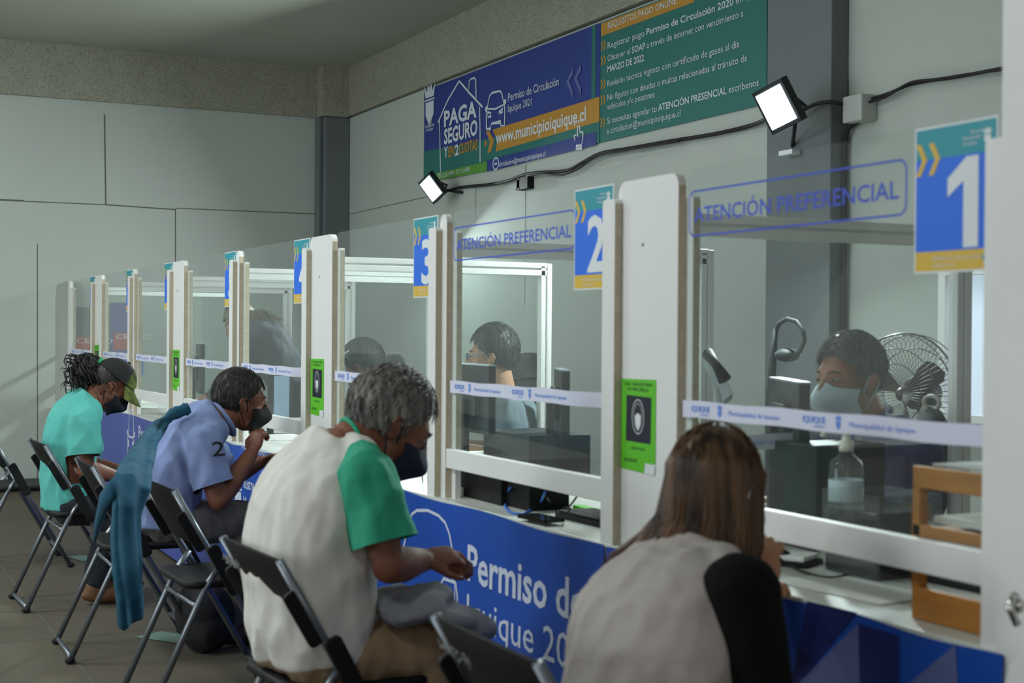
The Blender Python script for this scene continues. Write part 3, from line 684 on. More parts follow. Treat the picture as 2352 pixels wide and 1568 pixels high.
b = MB(); p = P(1935, 223, Y=YB - .09); q = P(1978, 275, Y=YB - .09); b.box((p.x, YB - .09, q.z), (q.x, YB, p.z)); own(b, 'junction_box', mat('box_grey', (176, 178, 174), 0.5), 'grey junction box on the wall right of the pillar', 'junction box', bevel=.006)
b = MB(); b.mt(BLACK); p = P(1185, 410, Y=YB - .05); q = P(1211, 432, Y=YB - .05); b.box((p.x + .05, YB - .05, q.z), (q.x, YB, p.z)); b.box((p.x, YB - .05, q.z), (p.x + .015, YB, p.z)); b.box((p.x, YB - .05, q.z), (p.x + .06, YB, q.z + .012)); b.box((p.x, YB - .05, p.z - .012), (p.x + .06, YB, p.z)); own(b, 'cable_clip_box', BLACK, 'small black open box hanging from the cable under the navy banner', 'box')
# posters on the end wall seen through windows 7 and 8
for (pa, lab) in ((((255, 695), (300, 860)), 'purple and red poster on the end wall seen through window 7'), (((165, 705), (212, 870)), 'grey and red poster on the end wall seen through window 8')):
    a_ = P(*pa[0], X=XE + .02); c_ = P(*pa[1], X=XE + .02); b = MB(); b.mt(mat('poster_violet', (104, 104, 156), 0.6) if 'purple' in lab else mat('poster_grey', (118, 122, 124), 0.6, var=(3, .1)))
    b.prism([(a_.y, 0.82), (c_.y + .02, 0.82), (c_.y + .02, a_.z), (a_.y, a_.z)], .01, V((XE + .02, 0, 0)), V((0, 1, 0)), V((0, 0, 1)))
    zz = a_.z - (a_.z - c_.z) * .5; b.mt(mat('poster_red', (176, 92, 84), 0.6)); b.poly([(a_.y + .02, zz - .09), (c_.y + .0, zz - .09), (c_.y + .0, zz + .05), (a_.y + .02, zz + .05)], V((XE + .022, 0, 0)), V((0, 1, 0)))
    b.mt(SIGNW); b.text('CENSO', V((XE + .024, a_.y + .04, zz + .0)), c_.y - a_.y + .12, .04, V((0, 1, 0))); b.mt(BLUE); b.poly([(a_.y + .06, zz - .3), (c_.y + .1, zz - .3), (c_.y + .1, zz - .13), (a_.y + .06, zz - .13)], V((XE + .023, 0, 0)), V((0, 1, 0)))
    own(b, 'wall_poster', None, lab, 'poster')
# PART2

# ------------------------------------------------------------------ folding chairs
def make_chair():
    t = thing('folding_chair', 'x', 'chair')
    b = MB(); rows = []
    for j in range(7):
        v = j / 6; z = .575 + .19 * v; y0 = -.118 - .098 * v
        rows.append([(-.215 + .43 * i / 10, y0 - .022 * math.sin(math.pi * i / 10) , z + (.010 * math.sin(math.pi * i / 10) if j == 6 else 0)) for i in range(11)])
    th = .012
    fr = [p for r in rows for p in r]; bk = [(x, y + th, z) for x, y, z in fr]; k = len(fr); fs = []
    for j in range(6):
        for i in range(10):
            a = j * 11 + i; fs.append((a, a + 1, a + 12, a + 11)); fs.append((k + a, k + a + 11, k + a + 12, k + a + 1))
    per = [i for i in range(11)] + [11 * j + 10 for j in range(1, 7)] + [66 + i for i in range(9, -1, -1)] + [11 * j for j in range(5, 0, -1)]
    for i in range(len(per)): a, c = per[i], per[(i + 1) % len(per)]; fs.append((a, k + a, k + c, c))
    b.add(fr + bk, fs, True); b.build('backrest', BLACK, t, 0.003)
    b = MB(); pts = rrect(-.20, -.17, .20, .21, .06, 6)
    rg = [[V((x * q, y * q + .0, z)) for x, y in pts] for q, z in ((.94, .425), (1.0, .432), (1.0, .446), (.97, .452), (.80, .449), (.4, .444))]
    b.loft(rg); b.build('seat', BLACK, t)
    for sx in (-1, 1):
        b = MB(); b.tube([(sx * .212, -.214, .765), (sx * .212, -.12, .60), (sx * .212, -.03, .45), (sx * .212, .22, .015)], .0115, 10, flat=1.2); b.build('front_leg', STEEL, t)
        b = MB(); b.tube([(sx * .19, -.05, .50), (sx * .19, -.10, .43), (sx * .19, -.29, .015)], .0115, 10, flat=1.2); b.build('rear_leg', STEEL, t)
        b = MB(); b.prism(rrect(-.022, -.095, .022, .095, .012, 3), .018, V((sx * .222 + .009, -.045, .49)), V((0, .88, .46)), V((0, -.46, .88)))
        b.build('hinge_bracket', BLACK, t, .003)
        b = MB(); b.prism(rrect(-.020, -.075, .020, .075, .012, 3), .014, V((sx * .215 + .007, -.155, .625)), V((0, .86, .5)), V((0, -.5, .86))); b.build('side_clip', BLACK, t, .003)
        b = MB(); b.ell((sx * .212, .222, .014), (.017, .02, .014)); b.build('foot_cap', RUBBER, t); b = MB(); b.ell((sx * .19, -.292, .014), (.017, .02, .014)); b.build('foot_cap', RUBBER, t)
    b = MB(); b.tube([(-.19, -.286, .022), (.19, -.286, .022)], .010); b.build('crossbar', STEEL, t); b = MB(); b.tube([(-.212, .175, .09), (.212, .175, .09)], .010); b.build('crossbar', STEEL, t)
    b = MB(); b.tube([(-.19, -.13, .37), (.19, -.13, .37)], .009); b.build('crossbar', STEEL, t)
    return t
ch0 = make_chair()
CH = [(-2.25, -.56, 0, 'black folding chair nearest the camera, behind the person with long brown hair', 1),
      (-3.42, -.65, 3, 'black folding chair with faint handwriting under the person in the white and green shirt', 1),
      (-4.95, -.54, 2, 'empty black folding chair between the light blue and the white and green shirts', 0),
      (-5.88, -.63, -1, 'black folding chair with a teal jacket hanging over its side', 0),
      (-7.0, -.66, 2, 'black folding chair under the person in the dark cap', 0),
      (-8.22, -.78, 0, 'black folding chair farthest away, cut by the left edge of the photo', 0)]
for i, (x, y, a, lab, wr) in enumerate(CH):
    o = ch0 if i == 0 else copy_tree(ch0)
    o.location = (x, y, 0); o.rotation_euler = (0, 0, math.radians(a)); o['label'] = lab; o['group'] = 'folding chairs along the counter'
    if wr:
        b = MB(); xx = -.165; b.mt(mat('faded_marker', (120, 122, 120), 0.8))
        rnd = random.Random(i)
        for k in range(9 if i == 0 else 8):
            pts = [(xx + .006 * j, .722 + rnd.uniform(-.010, .012)) for j in range(4)]; b.stroke(pts, .0028, V((0, -.222 - .018 * math.sin(math.pi * (xx + .215) / .43), 0)))
            xx += .019
        m = b.build('handwriting', None, None); m.parent = o

# ------------------------------------------------------------------ people
def merge(mb, name, mt_, parent, voxel=.008, smooth=4, folds=0, fdir=None, fsc=12, cut=None, label=None, mfun=None, planes=()):
    """union of the collected closed shapes as one continuous skin"""
    me = bpy.data.meshes.new('u'); me.from_pydata(mb.v, [], mb.f); me.update()
    bm = bmesh.new(); bm.from_mesh(me); bmesh.ops.remove_doubles(bm, verts=bm.verts, dist=1e-6); bmesh.ops.recalc_face_normals(bm, faces=bm.faces); bm.to_mesh(me); bm.free()
    o = bpy.data.objects.new('u', me); C.objects.link(o)
    r = o.modifiers.new('r', 'REMESH'); r.mode = 'VOXEL'; r.voxel_size = voxel; r.use_smooth_shade = True
    if smooth: q = o.modifiers.new('s', 'SMOOTH'); q.iterations = smooth; q.factor = .6
    dg = bpy.context.evaluated_depsgraph_get(); dg.update()
    res = bpy.data.meshes.new_from_object(o.evaluated_get(dg)); bpy.data.objects.remove(o)
    bm = bmesh.new(); bm.from_mesh(res); bm.normal_update()
    if folds:
        for v in bm.verts:
            p = v.co; q = fdir @ p if fdir else V((p.x * fsc, p.y * fsc, p.z * fsc * .45))
            n1 = noise.noise(q); n2 = noise.noise(q * 2.3 + V((5, 3, 1)))
            v.co += v.normal * folds * ((1 - abs(n1) * 2.6) * .7 + n2 * .5)
    for co, no, rad in planes:
        fs = [f for f in bm.faces if -.05 < (f.calc_center_median() - co).dot(no) < .14 and ((f.calc_center_median() - co) - no * (f.calc_center_median() - co).dot(no)).length < rad]
        es = {e for f in fs for e in f.edges}; vs_ = {v for f in fs for v in f.verts}
        bmesh.ops.bisect_plane(bm, geom=fs + list(es) + list(vs_), plane_co=co, plane_no=no)
        bm.normal_update()
    if cut:
        dele = [f for f in bm.faces if cut(f.calc_center_median())]; bmesh.ops.delete(bm, geom=dele, context='FACES')
    for f in bm.faces: f.smooth = True
    bm.to_mesh(res); bm.free()
    res.name = name; o = bpy.data.objects.new(name, res); C.objects.link(o)
    ms = mt_ if isinstance(mt_, (list, tuple)) else [mt_]
    res.materials.clear()
    for m in ms: res.materials.append(m)
    if mfun:
        for p in res.polygons: p.material_index = mfun(p.center)
    if parent: o.parent = parent; shift(o, parent)
    if label: o['label'] = label
    return o

def cone(mb, a, c, ra, rc, seg=16, ext=0.0):
    a, c = V(a), V(c); n = 8
    t = (c - a).normalized(); L = (c - a).length
    pts = []; rr = []
    for u in (-1, -.8, -.5, 0): pts.append(a + t * ra * u * .9); rr.append(ra * math.sqrt(max(0.02, 1 - u * u)))
    for i in range(1, n): pts.append(a + (c - a) * i / n); rr.append(ra + (rc - ra) * i / n)
    for u in (0, .5, .8, 1): pts.append(c + t * rc * u * .9); rr.append(rc * math.sqrt(max(0.02, 1 - u * u)))
    mb.tube(pts, rr, seg)

def rings_torso(mb, pts, hw, hd, lat, grow=0.0, seg=28):
    """torso through centres pts, half widths hw (sideways) and half depths hd"""
    pts = [V(p) for p in pts]; n = len(pts); P2 = []; W2 = []; D2 = []
    def cr(a, b_, c, d, u): return 0.5 * ((2 * b_) + (c - a) * u + (2 * a - 5 * b_ + 4 * c - d) * u * u + (3 * b_ - a - 3 * c + d) * u ** 3)
    for i in range(n - 1):
        i0, i3 = max(0, i - 1), min(n - 1, i + 2)
        for k in range(4):
            u = k / 4; P2.append(cr(pts[i0], pts[i], pts[i + 1], pts[i3], u)); W2.append(cr(hw[i0], hw[i], hw[i + 1], hw[i3], u)); D2.append(cr(hd[i0], hd[i], hd[i + 1], hd[i3], u))
    P2.append(pts[-1]); W2.append(hw[-1]); D2.append(hd[-1])
    rings = []
    for i, p in enumerate(P2):
        t = (P2[min(len(P2) - 1, i + 1)] - P2[max(0, i - 1)]).normalized()
        l = (lat - t * lat.dot(t)).normalized(); d = t.cross(l)
        rg = []
        for k in range(seg):
            a = 2 * math.pi * k / seg; ca, sa = math.cos(a), math.sin(a)
            e = .85
            rg.append(p + l * (W2[i] + grow) * math.copysign(abs(ca) ** e, ca) + d * (D2[i] + grow) * math.copysign(abs(sa) ** e, sa))
        rings.append(rg)
    e0 = P2[0] - (P2[1] - P2[0]).normalized() * .02; 
    rings.insert(0, [e0 + (q - P2[0]) * .6 for q in rings[0]]); e1 = P2[-1] + (P2[-1] - P2[-2]).normalized() * .015
    rings.append([e1 + (q - P2[-1]) * .5 for q in rings[-1]])
    mb.loft(rings)

class Head:
    def __init__(s, c, fwd, tilt=0.0, k=1.0, upref=V((0, 0, 1))):
        s.c = V(c); s.f = V(fwd).normalized(); r = s.f.cross(upref).normalized(); u = r.cross(s.f)
        s.r = (r * math.cos(tilt) + u * math.sin(tilt)); s.u = s.r.cross(s.f); s.k = k
        s.Q = Matrix(((s.r.x, s.f.x, s.u.x), (s.r.y, s.f.y, s.u.y), (s.r.z, s.f.z, s.u.z)))
    def w(s, x, y, z): return s.c + s.Q @ V((x, y, z)) * s.k
    def e(s, mb, x, y, z, rx, ry, rz, **kw): mb.ell(s.w(x, y, z), (rx * s.k, ry * s.k, rz * s.k), s.Q, **kw)
    def shape(s, mb, neck=None, nr=.056):
        s.e(mb, 0, -.015, .030, .074, .094, .088); s.e(mb, 0, .028, -.035, .060, .060, .085); s.e(mb, 0, .050, .005, .062, .045, .06)
        s.e(mb, 0, .062, -.098, .028, .028, .020); s.e(mb, 0, .082, .024, .045, .016, .010)
        for q in (-1, 1):
            s.e(mb, q * .042, .058, -.030, .022, .026, .022)
            s.e(mb, q * .076, -.002, -.014, .009, .018, .031); s.e(mb, q * .084, -.010, -.004, .007, .014, .020); s.e(mb, q * .036, .045, -.085, .022, .035, .022)
        cone(mb, s.w(0, .092, .012), s.w(0, .112, -.026), .009 * s.k, .013 * s.k, 10); s.e(mb, .010, .102, -.030, .009, .010, .008); s.e(mb, -.010, .102, -.030, .009, .010, .008)
        s.e(mb, 0, .088, -.060, .022, .012, .006); s.e(mb, 0, .086, -.070, .019, .012, .006)
        if neck is not None: cone(mb, s.w(0, -.022, -.045), neck, nr * s.k, nr * 1.12)
    def face(s, parent, brow=(40, 30, 26)):
        b = MB(); b.mt(mat('eye_white', (150, 142, 134), 0.4))
        for q in (-1, 1): s.e(b, q * .030, .083, .004, .0115, .0085, .0048)
        b.mt(mat('iris', (30, 20, 16), 0.2))
        for q in (-1, 1): s.e(b, q * .030, .0915, .004, .0052, .003, .0046)
        b.build('eyes', None, parent)
        b = MB()
        for q in (-1, 1): b.tube([s.w(q * .014, .0955, .024), s.w(q * .030, .0915, .029), s.w(q * .048, .0785, .024)], [.0022 * s.k, .0028 * s.k, .0014 * s.k], 8)
        b.build('eyebrows', mat('brow_%d' % brow[0], brow, 0.9), parent)
    def ears_in(s, parent, m):
        b = MB()
        for q in (-1, 1): b.tube([s.w(q * .089, .004, .010), s.w(q * .093, -.012, .012), s.w(q * .094, -.020, -.006), s.w(q * .090, -.010, -.026)], .003 * s.k, 8)
        b.build('ear_rims', m, parent)
    def short_hair(s, parent, m, front=.070, side=-.03, back=-.075, thick=.013, seed=0, top=.0):
        """short cap of hair with ragged edge and tufts"""
        rnd = random.Random(seed); b = MB(); R = (.074 + thick, .094 + thick, .090 + thick + top)
        def keep(p):
            y, z = p.y, p.z; j = .006 * noise.noise(V((p.x, p.y, p.z)) * 60 + V((seed, 0, 0)))
            line = .055 if y > front * .7 else (side + (0.02 if abs(p.x) > .06 and y > -.005 else 0) + (y - .0) * .9 if y > -.02 else side + (y + .02) / .08 * (side - back) )
            if y > .02: line = .0 + (y - .02) * 1.35
            return z + j > line and y < front + .045
        s.e(b, 0, -.015, .030, *R, keep=lambda p: keep(p + V((0, -.015, .030))), seg=64, rings=48, nz=.022, nsc=5)
        # tufts lying on the skull
        for i in range(1400):
            th = rnd.uniform(0, 2 * math.pi); ph = rnd.uniform(0, 2.1)
            d = V((math.sin(ph) * math.cos(th), math.sin(ph) * math.sin(th), math.cos(ph)))
            p = V((d.x * R[0], d.y * R[1] - .015, d.z * R[2] + .030))
            if not keep(p): continue
            flow = V((d.x * .4, -.2 - .3 * d.z, -.9)) + V((rnd.uniform(-.5, .5), rnd.uniform(-.5, .5), 0)); flow = (flow - d * flow.dot(d)).normalized()
            L = rnd.uniform(.026, .042)
            b.tube([s.w(*(p - d * .002)), s.w(*(p + flow * L * .5 + d * .0015)), s.w(*(p + flow * L + d * rnd.uniform(-.005, -.001)))], [.0017, .0016, .0004], 4, flat=.5)
        return b.build('hair', m, parent)
    def mask(s, parent, m, bulge=.0, lift=.0, loops=True, name='face_mask', strapm=None):
        b = MB(); nu, nv = 26, 14; out = []; 
        for lay in (0, .003):
            for j in range(nv + 1):
                v = j / nv; z = -.125 + (.108 + lift) * v
                for i in range(nu + 1):
                    u = -1 + 2 * i / nu; a = u * 1.32
                    # outline narrows to the sides
                    zz = z + .018 * v * math.exp(-(a / .35) ** 2) + (v - .5) * -.040 * abs(u) ** 1.5 + .012 * abs(u)
                    prof = .076 + .038 * math.exp(-((v - .62) / .34) ** 2) + bulge * math.exp(-((v - .5) / .3) ** 2)
                    ry = prof + .006 - .010 * (1 - v) ** 2; rx = .078 - .008 * (1 - v)
                    out.append(s.w(math.sin(a) * (rx + lay), .006 + (math.cos(a) ** .85 if math.cos(a) > 0 else 0) * (ry + lay), zz))
        k = (nu + 1) * (nv + 1); fs = []
        for L in (0, 1):
            for j in range(nv):
                for i in range(nu): a = L * k + j * (nu + 1) + i; fs.append((a, a + 1, a + nu + 2, a + nu + 1) if L else (a, a + nu + 1, a + nu + 2, a + 1))
        b.add(out, fs, True)
        o = b.build(name, m, parent)
        if loops:
            c = MB()
            for q in (-1, 1):
                c.tube([s.w(q * .070, .020, -.040), s.w(q * .086, .008, .006), s.w(q * .092, -.012, .014), s.w(q * .094, -.022, -.010), s.w(q * .084, -.012, -.042), s.w(q * .068, .018, -.088)], .0022, 6)
            c.build('ear_loops', strapm or m, parent)
        return o

def hand(mb, wr, d, pal, curl=.9, k=1.0, side=1, spread=.0):
    """palm plus five separate bent fingers; d: towards fingertips, pal: palm faces this way, side: thumb side"""
    d = V(d).normalized(); pal = V(pal); pal = (pal - d * pal.dot(d)).normalized(); lat = d.cross(pal) * side
    wr = V(wr); q = Matrix(((lat.x, d.x, pal.x), (lat.y, d.y, pal.y), (lat.z, d.z, pal.z)))
    mb.ell(wr + d * .045 * k, (.042 * k, .052 * k, .017 * k), q)
    mb.ell(wr + d * .070 * k + lat * .0, (.040 * k, .028 * k, .015 * k), q)
    for i, L in enumerate((.072, .080, .075, .060)):
        off = (.030 - .020 * i) * k; base = wr + d * (.085 - .004 * abs(i - 1)) * k + lat * off; p = base; a = curl * (.30 + .06 * i) ; dirv = d; ang = 0
        for sgm, (f, r0, r1) in enumerate(((.46, .0092, .0086), (.30, .0086, .0080), (.26, .0080, .0066))):
            ang += curl * (.75 if sgm == 0 else .95) * (1 + .05 * i)
            dv = d * math.cos(ang) + pal * math.sin(ang) + lat * (spread * (1.5 - i) * .1)
            n_ = p + dv * L * f * k; cone(mb, p, n_, r0 * k, r1 * k, 8); p = n_
    b0 = wr + d * .022 * k + lat * .030 * k; b1 = b0 + (d * .6 + lat * .65 + pal * .35).normalized() * .042 * k; b2 = b1 + (d * .85 + lat * .05 + pal * .55).normalized() * .030 * k; b3 = b2 + (d * .75 - lat * .35 + pal * .5).normalized() * .024 * k
    cone(mb, b0, b1, .014 * k, .0105 * k, 8); cone(mb, b1, b2, .0105 * k, .0092 * k, 8); cone(mb, b2, b3, .0092 * k, .0075 * k, 8)

def person(label, H, neck, spine, hw, hd, lat, arms, legs, skinm, shirt, sleeve=.55, shirt_name='shirt', trousers=None, shoes=None, folds=.011, voxel=.008, smf=None, hemcut=None, loc=None, shirt_m=None, grow=.014, collar=None, sleevewide=1.25, raglan=None):
    """arms: (shoulder, elbow, wrist, hand direction, palm direction, curl, thumb side); legs: (hip, knee, ankle, toe)"""
    t = thing('person', label, 'person', loc or (spine[0][0], spine[0][1], 0))
    b = MB(); H.shape(b, neck); rings_torso(b, spine + [neck], hw + [.075], hd + [.065], lat)
    for a in arms:
        sh, el, wr, hdv, pal, curl, sd = a
        cone(b, sh, el, .052, .040); cone(b, el, V(el) + (V(wr) - V(el)) * .35, .043, .046); cone(b, V(el) + (V(wr) - V(el)) * .35, wr, .046, .029)
        hand(b, wr, hdv, pal, curl, 1.0, sd)
    for l in legs:
        hp, kn, an, toe = l; cone(b, hp, kn, .078, .052); cone(b, kn, V(kn) + (V(an) - V(kn)) * .35, .052, .054); cone(b, V(kn) + (V(an) - V(kn)) * .35, an, .054, .034)
    merge(b, 'body', skinm, t, .0062, 3)
    b = MB(); rings_torso(b, spine + [V(spine[-1]).lerp(V(neck), .62)], hw + [.105], hd + [.078], lat, grow)
    for a in arms:
        sh, el = V(a[0]), V(a[1]); e = sh + (el - sh) * sleeve
        if sleeve < .1: cone(b, V(neck).lerp(sh, .35), V(neck).lerp(sh, .72), .056, .044); continue
        if raglan:
            c_ = MB(); up = V(neck).lerp(sh, .30) + V((0, 0, -.015)); cone(c_, up, sh, .064, .070); e = sh + (el - sh) * sleeve; cone(c_, sh, sh.lerp(e, .5), .070, .072); dr = (el - sh).normalized(); cone(c_, sh.lerp(e, .5), e + dr * .05, .074, .086)
            merge(c_, 'green_sleeve', raglan, t, .007, 3, folds, label='green raglan sleeve', cut=lambda p, e=e, dr=dr: (p - e).dot(dr) > 0.0, planes=[(e, dr, .15)]); cone(b, V(neck).lerp(sh, .3), sh, .060, .055); continue
        up = V(neck).lerp(sh, .45); cone(b, up, sh, .062 + grow * .5, .060 + grow)
        if sleeve > 1: e = el; cone(b, sh, e, .060 + grow * .6, .048 + grow * .6); w2 = e + (V(a[2]) - e) * (sleeve - 1); cone(b, e, w2, .048 + grow * .6, .036 + grow * .5)
        else: cone(b, sh, e + (el - sh) * .22, .060 + grow, (.050 + grow) * sleevewide, ext=0)
    def hem(p):
        if sleeve >= 1 or sleeve < .1 or raglan: return False
        for a in arms:
            sh, el = V(a[0]), V(a[1]); d = (el - sh).normalized(); e = sh + (el - sh) * (sleeve + .10)
            q = p - e; ax = q.dot(d)
            if ax > 0 and ax < .12 and (q - d * ax).length < .088: return True
        return False
    merge(b, shirt_name, shirt, t, voxel, 3, folds, mfun=smf, label=shirt_m, cut=hem, planes=[(V(a[0]) + (V(a[1]) - V(a[0])) * (sleeve + .10), (V(a[1]) - V(a[0])).normalized(), .092) for a in arms] if .1 < sleeve < 1 and not raglan else ())
    if collar:
        b = MB(); cpts = []; n0 = V(neck); ax = (H.w(0, -.02, -.05) - n0).normalized(); l = (lat - ax * lat.dot(ax)).normalized(); dd = ax.cross(l)
        for k in range(20): a_ = 2 * math.pi * k / 20; cpts.append(n0 + ax * (.012 + collar[1]) + l * .070 * math.cos(a_) + dd * .066 * math.sin(a_))
        b.tube(cpts, collar[2], 8, closed=True, flat=1.9 if collar[2] > .008 else 1); b.build('collar', collar[0], t)
    if trousers:
        b = MB(); sp0, sp1 = V(spine[0]), V(spine[0]).lerp(V(spine[1]), .35)
        rings_torso(b, [sp0 - (sp1 - sp0).normalized() * .02, sp0, sp1], [hw[0] * .8, hw[0], hw[0] * .97], [hd[0] * .8, hd[0], hd[0] * .9], lat, .012)
        for l in legs:
            hp, kn, an, toe = l; cone(b, hp, kn, .096, .072); cone(b, kn, V(an) + V((0, 0, .03)), .072, .058)
        merge(b, 'trousers', trousers, t, voxel, 3, folds)
    if shoes:
        for l in legs:
            an, toe = V(l[2]), V(l[3]); d = (toe - an); d.z = 0; d.normalize(); sd = d.cross(V((0, 0, 1))); q = Matrix(((sd.x, d.x, 0), (sd.y, d.y, 0), (sd.z, d.z, 1)))
            b = MB(); c = V((an.x, an.y, .045)) + d * .06; b.ell(c, (.045, .135, .042), q); b.ell(V((an.x, an.y, .07)), (.042, .055, .055), q); b.box((0, 0, 0), (.001, .001, .001))
            b = MB(); b.ell(c, (.045, .135, .042), q); b.ell(V((an.x, an.y, .07)), (.042, .055, .055), q); sh_ = merge(b, 'shoe', shoes, t, .008, 2)
    return t

SK1 = skin('skin_tan', (150, 98, 70)); SK2 = skin('skin_brown', (120, 72, 50)); SK3 = skin('skin_light', (176, 128, 98))
MBLK = mat('black_fabric', (16, 16, 20), 0.9, bump=(200, 0.1)); MNAVY = mat('navy_fabric', (22, 26, 46), 0.9)
UP = V((0, 0, 1))

# --- man in the white and green raglan shirt
X0 = -3.44
H = Head(P(896, 972, X=X0), (.10, .83, -.56), 0.05, 1.10)
nk = P(800, 1022, X=X0)
spine = [P(722, 1492, X=X0), P(712, 1390, X=X0), P(708, 1270, X=X0), P(722, 1150, X=X0), P(762, 1068, X=X0)]
latX = V((1, 0.06, 0)).normalized()
sR, eR, wR = P(842, 1100, X=X0 + .20), P(893, 1300, X=X0 + .26), P(970, 1288, X=X0 + .10)
sL, eL, wL = P(805, 1080, X=X0 - .22), P(860, 1290, X=X0 - .30), P(985, 1285, X=X0 - .12)
rag = [cloth('shirt_offwhite', (206, 204, 196), .2), cloth('sleeve_green', (38, 148, 116), .2)]
hipR, hipL = P(735, 1500, X=X0 + .10), P(735, 1500, X=X0 - .10)
kR = V((X0 + .14, -.42, .50)); kL = V((X0 - .12, -.36, .50))
legs = [(hipR, kR, V((kR.x, -.42, .09)), V((kR.x, -.2, .04))), (hipL, kL, V((kL.x, -.38, .09)), V((kL.x, -.16, .04)))]
pm = person('person with cropped grey hair in a white shirt with green sleeves, bent over and seated', H, nk, spine, [.19, .20, .20, .205, .165], [.125, .135, .130, .115, .085], latX,
    [(sR, eR, wR, (.0, .95, .15), (-.4, .3, -.8), 1.0, -1), (sL, eL, wL, (.4, .9, .1), (.5, .2, -.8), .9, 1)], legs, SK2, [rag[0]], .74, 't_shirt', cloth('trousers_khaki', (146, 122, 92)), mat('shoe_brown', (60, 42, 32), .6),
    folds=.011, raglan=rag[1], collar=(rag[1], .0, .006))
HG = hairm('hair_grey', (52, 48, 44), (140, 138, 132))
H.short_hair(pm, HG, seed=3, thick=.016, back=-.085, side=-.035); H.face(pm, (60, 50, 44)); H.ears_in(pm, SK2); H.mask(pm, MNAVY, bulge=.012)

# --- woman with long brown hair, seen from behind
X0 = -2.30
H = Head(P(1648, 1122, X=X0), (-.30, .94, -.16), 0.0, .95)
nk = P(1592, 1285, X=X0 - .0)
face2 = V((-.42, .90, 0)).normalized(); latW = V((.97, .24, 0)).normalized()
c0 = P(1500, 1780, X=-2.16); c1 = P(1500, 1650, X=-2.17); c2 = P(1512, 1500, X=-2.20); c3 = P(1535, 1400, X=-2.24); c4 = P(1562, 1330, X=-2.28)
shR = P(1700, 1335, X=-2.07); shL = V(c4) - latW * .165 + V((0, 0, -.045))
eR = P(1752, 1600, X=-2.0); wR = P(1745, 1360, X=-2.30); eL = V(shL) + V((-.08, .20, -.20)); wL = eL + V((.08, .10, .10))
kR = V((-2.12, -.30, .50)); kL = V((-2.42, -.26, .50))
legs = [(V(c0) + latW * .09 + V((0, 0, .02)), kR, V((kR.x, -.32, .09)), V((kR.x, -.1, .04))), (V(c0) - latW * .09 + V((0, 0, .02)), kL, V((kL.x, -.32, .09)), V((kL.x, -.1, .04)))]
VEST = cloth('knit_grey_vest', (160, 152, 147), .35)
pw = person('person with long brown hair in a grey sleeveless top over black sleeves, seen from behind', H, nk, [c0, c1, c2, c3, c4], [.185, .165, .165, .165, .12], [.125, .115, .112, .105, .070], latW,
    [(shR, eR, wR, (-.2, .2, 1), (-.6, .7, 0), .8, 1), (shL, eL, wL, (.2, .3, .9), (.5, .5, 0), .8, -1)], legs, SK3, [VEST], .02, 'grey_top', cloth('trousers_black', (24, 24, 28)), mat('shoe_black', (20, 20, 20), .5), folds=.009, grow=.016)
for s_, e_, w_ in ((shR, eR, wR), (shL, eL, wL)):
    b = MB(); s_, e_, w_ = V(s_), V(e_), V(w_); cone(b, s_ + V((0, 0, -.015)), e_, .072, .054); m = e_ + (w_ - e_) * .30; cone(b, e_, m, .052, .047)
    merge(b, 'black_sleeve', mat('black_mesh', (13, 11, 11), .95, bump=(90, .2), spec=.15), pw, .008, 3, .003)
HB = hairm('hair_brown', (26, 16, 10), (112, 80, 50), (22, 22, 2.0))
b = MB(); H.e(b, 0, -.012, .030, .086, .106, .104, seg=40, rings=28, keep=lambda p: p.y < .05 or p.z > .03)
rnd = random.Random(5)
hang = V((0, 0, -1))
for i in range(620):
    a = rnd.uniform(-2.35, 2.35); ph = rnd.uniform(.05, 1.45)
    # a = angle from the back of the head; strands start near the parting
    x, y = math.sin(a), -math.cos(a)
    st = V((math.sin(ph) * x * .086, math.sin(ph) * y * .106 - .012, math.cos(ph) * .104 + .030))
    pts = [H.w(*st)]
    for q in (1.5, 1.75):
        if q > ph: pts.append(H.w(math.sin(q) * x * .089, math.sin(q) * y * .109 - .012, math.cos(q) * .104 + .030))
    low = H.w(x * .088, y * .104 - .012, -.03)
    out = (low - H.c); out.z = 0; out.normalize()
    L = rnd.uniform(.11, .175) + (.02 if abs(a) < 1 else 0)
    inn = V(nk) - low; inn.z = 0
    fl = rnd.uniform(.0, .02)
    for u in (.2, .45, .7, 1.0):
        pts.append(low + hang * L * u + out * (.012 * math.sin(u * 3) + fl * u * u) + inn * (.24 * u) + V((rnd.uniform(-.004, .004), rnd.uniform(-.004, .004), 0)) + (V((-.55, -.62, 0)) * .145 * u * u * (max(0, min(1, .5 - a * .6)))))
    r0 = rnd.uniform(.005, .008)
    b.tube(pts, [r0 * .7] + [r0] * (len(pts) - 2) + [.0008], 6, flat=.4)
b.build('long_hair', HB, pw); H.face(pw); H.mask(pw, mat('white_mask', (196, 200, 198), .8), bulge=.006)

# --- man in the light blue polo shirt, hand to his mask
X0 = -5.86
H = Head(P(553, 920, X=X0), (.08, .97, -.14), 0.0, 1.04)
nk = P(505, 968, X=X0)
spine = [P(372, 1205, X=X0), P(378, 1140, X=X0), P(393, 1075, X=X0), P(425, 1015, X=X0), P(465, 978, X=X0)]
sR, eR, wR = P(462, 1020, X=X0 + .19), P(502, 1150, X=X0 + .24), P(578, 1040, X=X0 + .14)
sL, eL, wL = P(455, 1005, X=X0 - .20), P(520, 1100, X=X0 - .24), P(600, 1060, X=X0 - .15)
kR = P(575, 1198, X=X0 + .12); kL = P(585, 1190, X=X0 - .12)
aR = P(525, 1450, X=X0 + .12); aR.z = .09; aL = P(545, 1440, X=X0 - .12); aL.z = .09
legs = [(P(385, 1200, X=X0 + .09), kR, aR, aR + V((0, .2, -.05))), (P(385, 1200, X=X0 - .09), kL, aL, aL + V((0, .2, -.05)))]
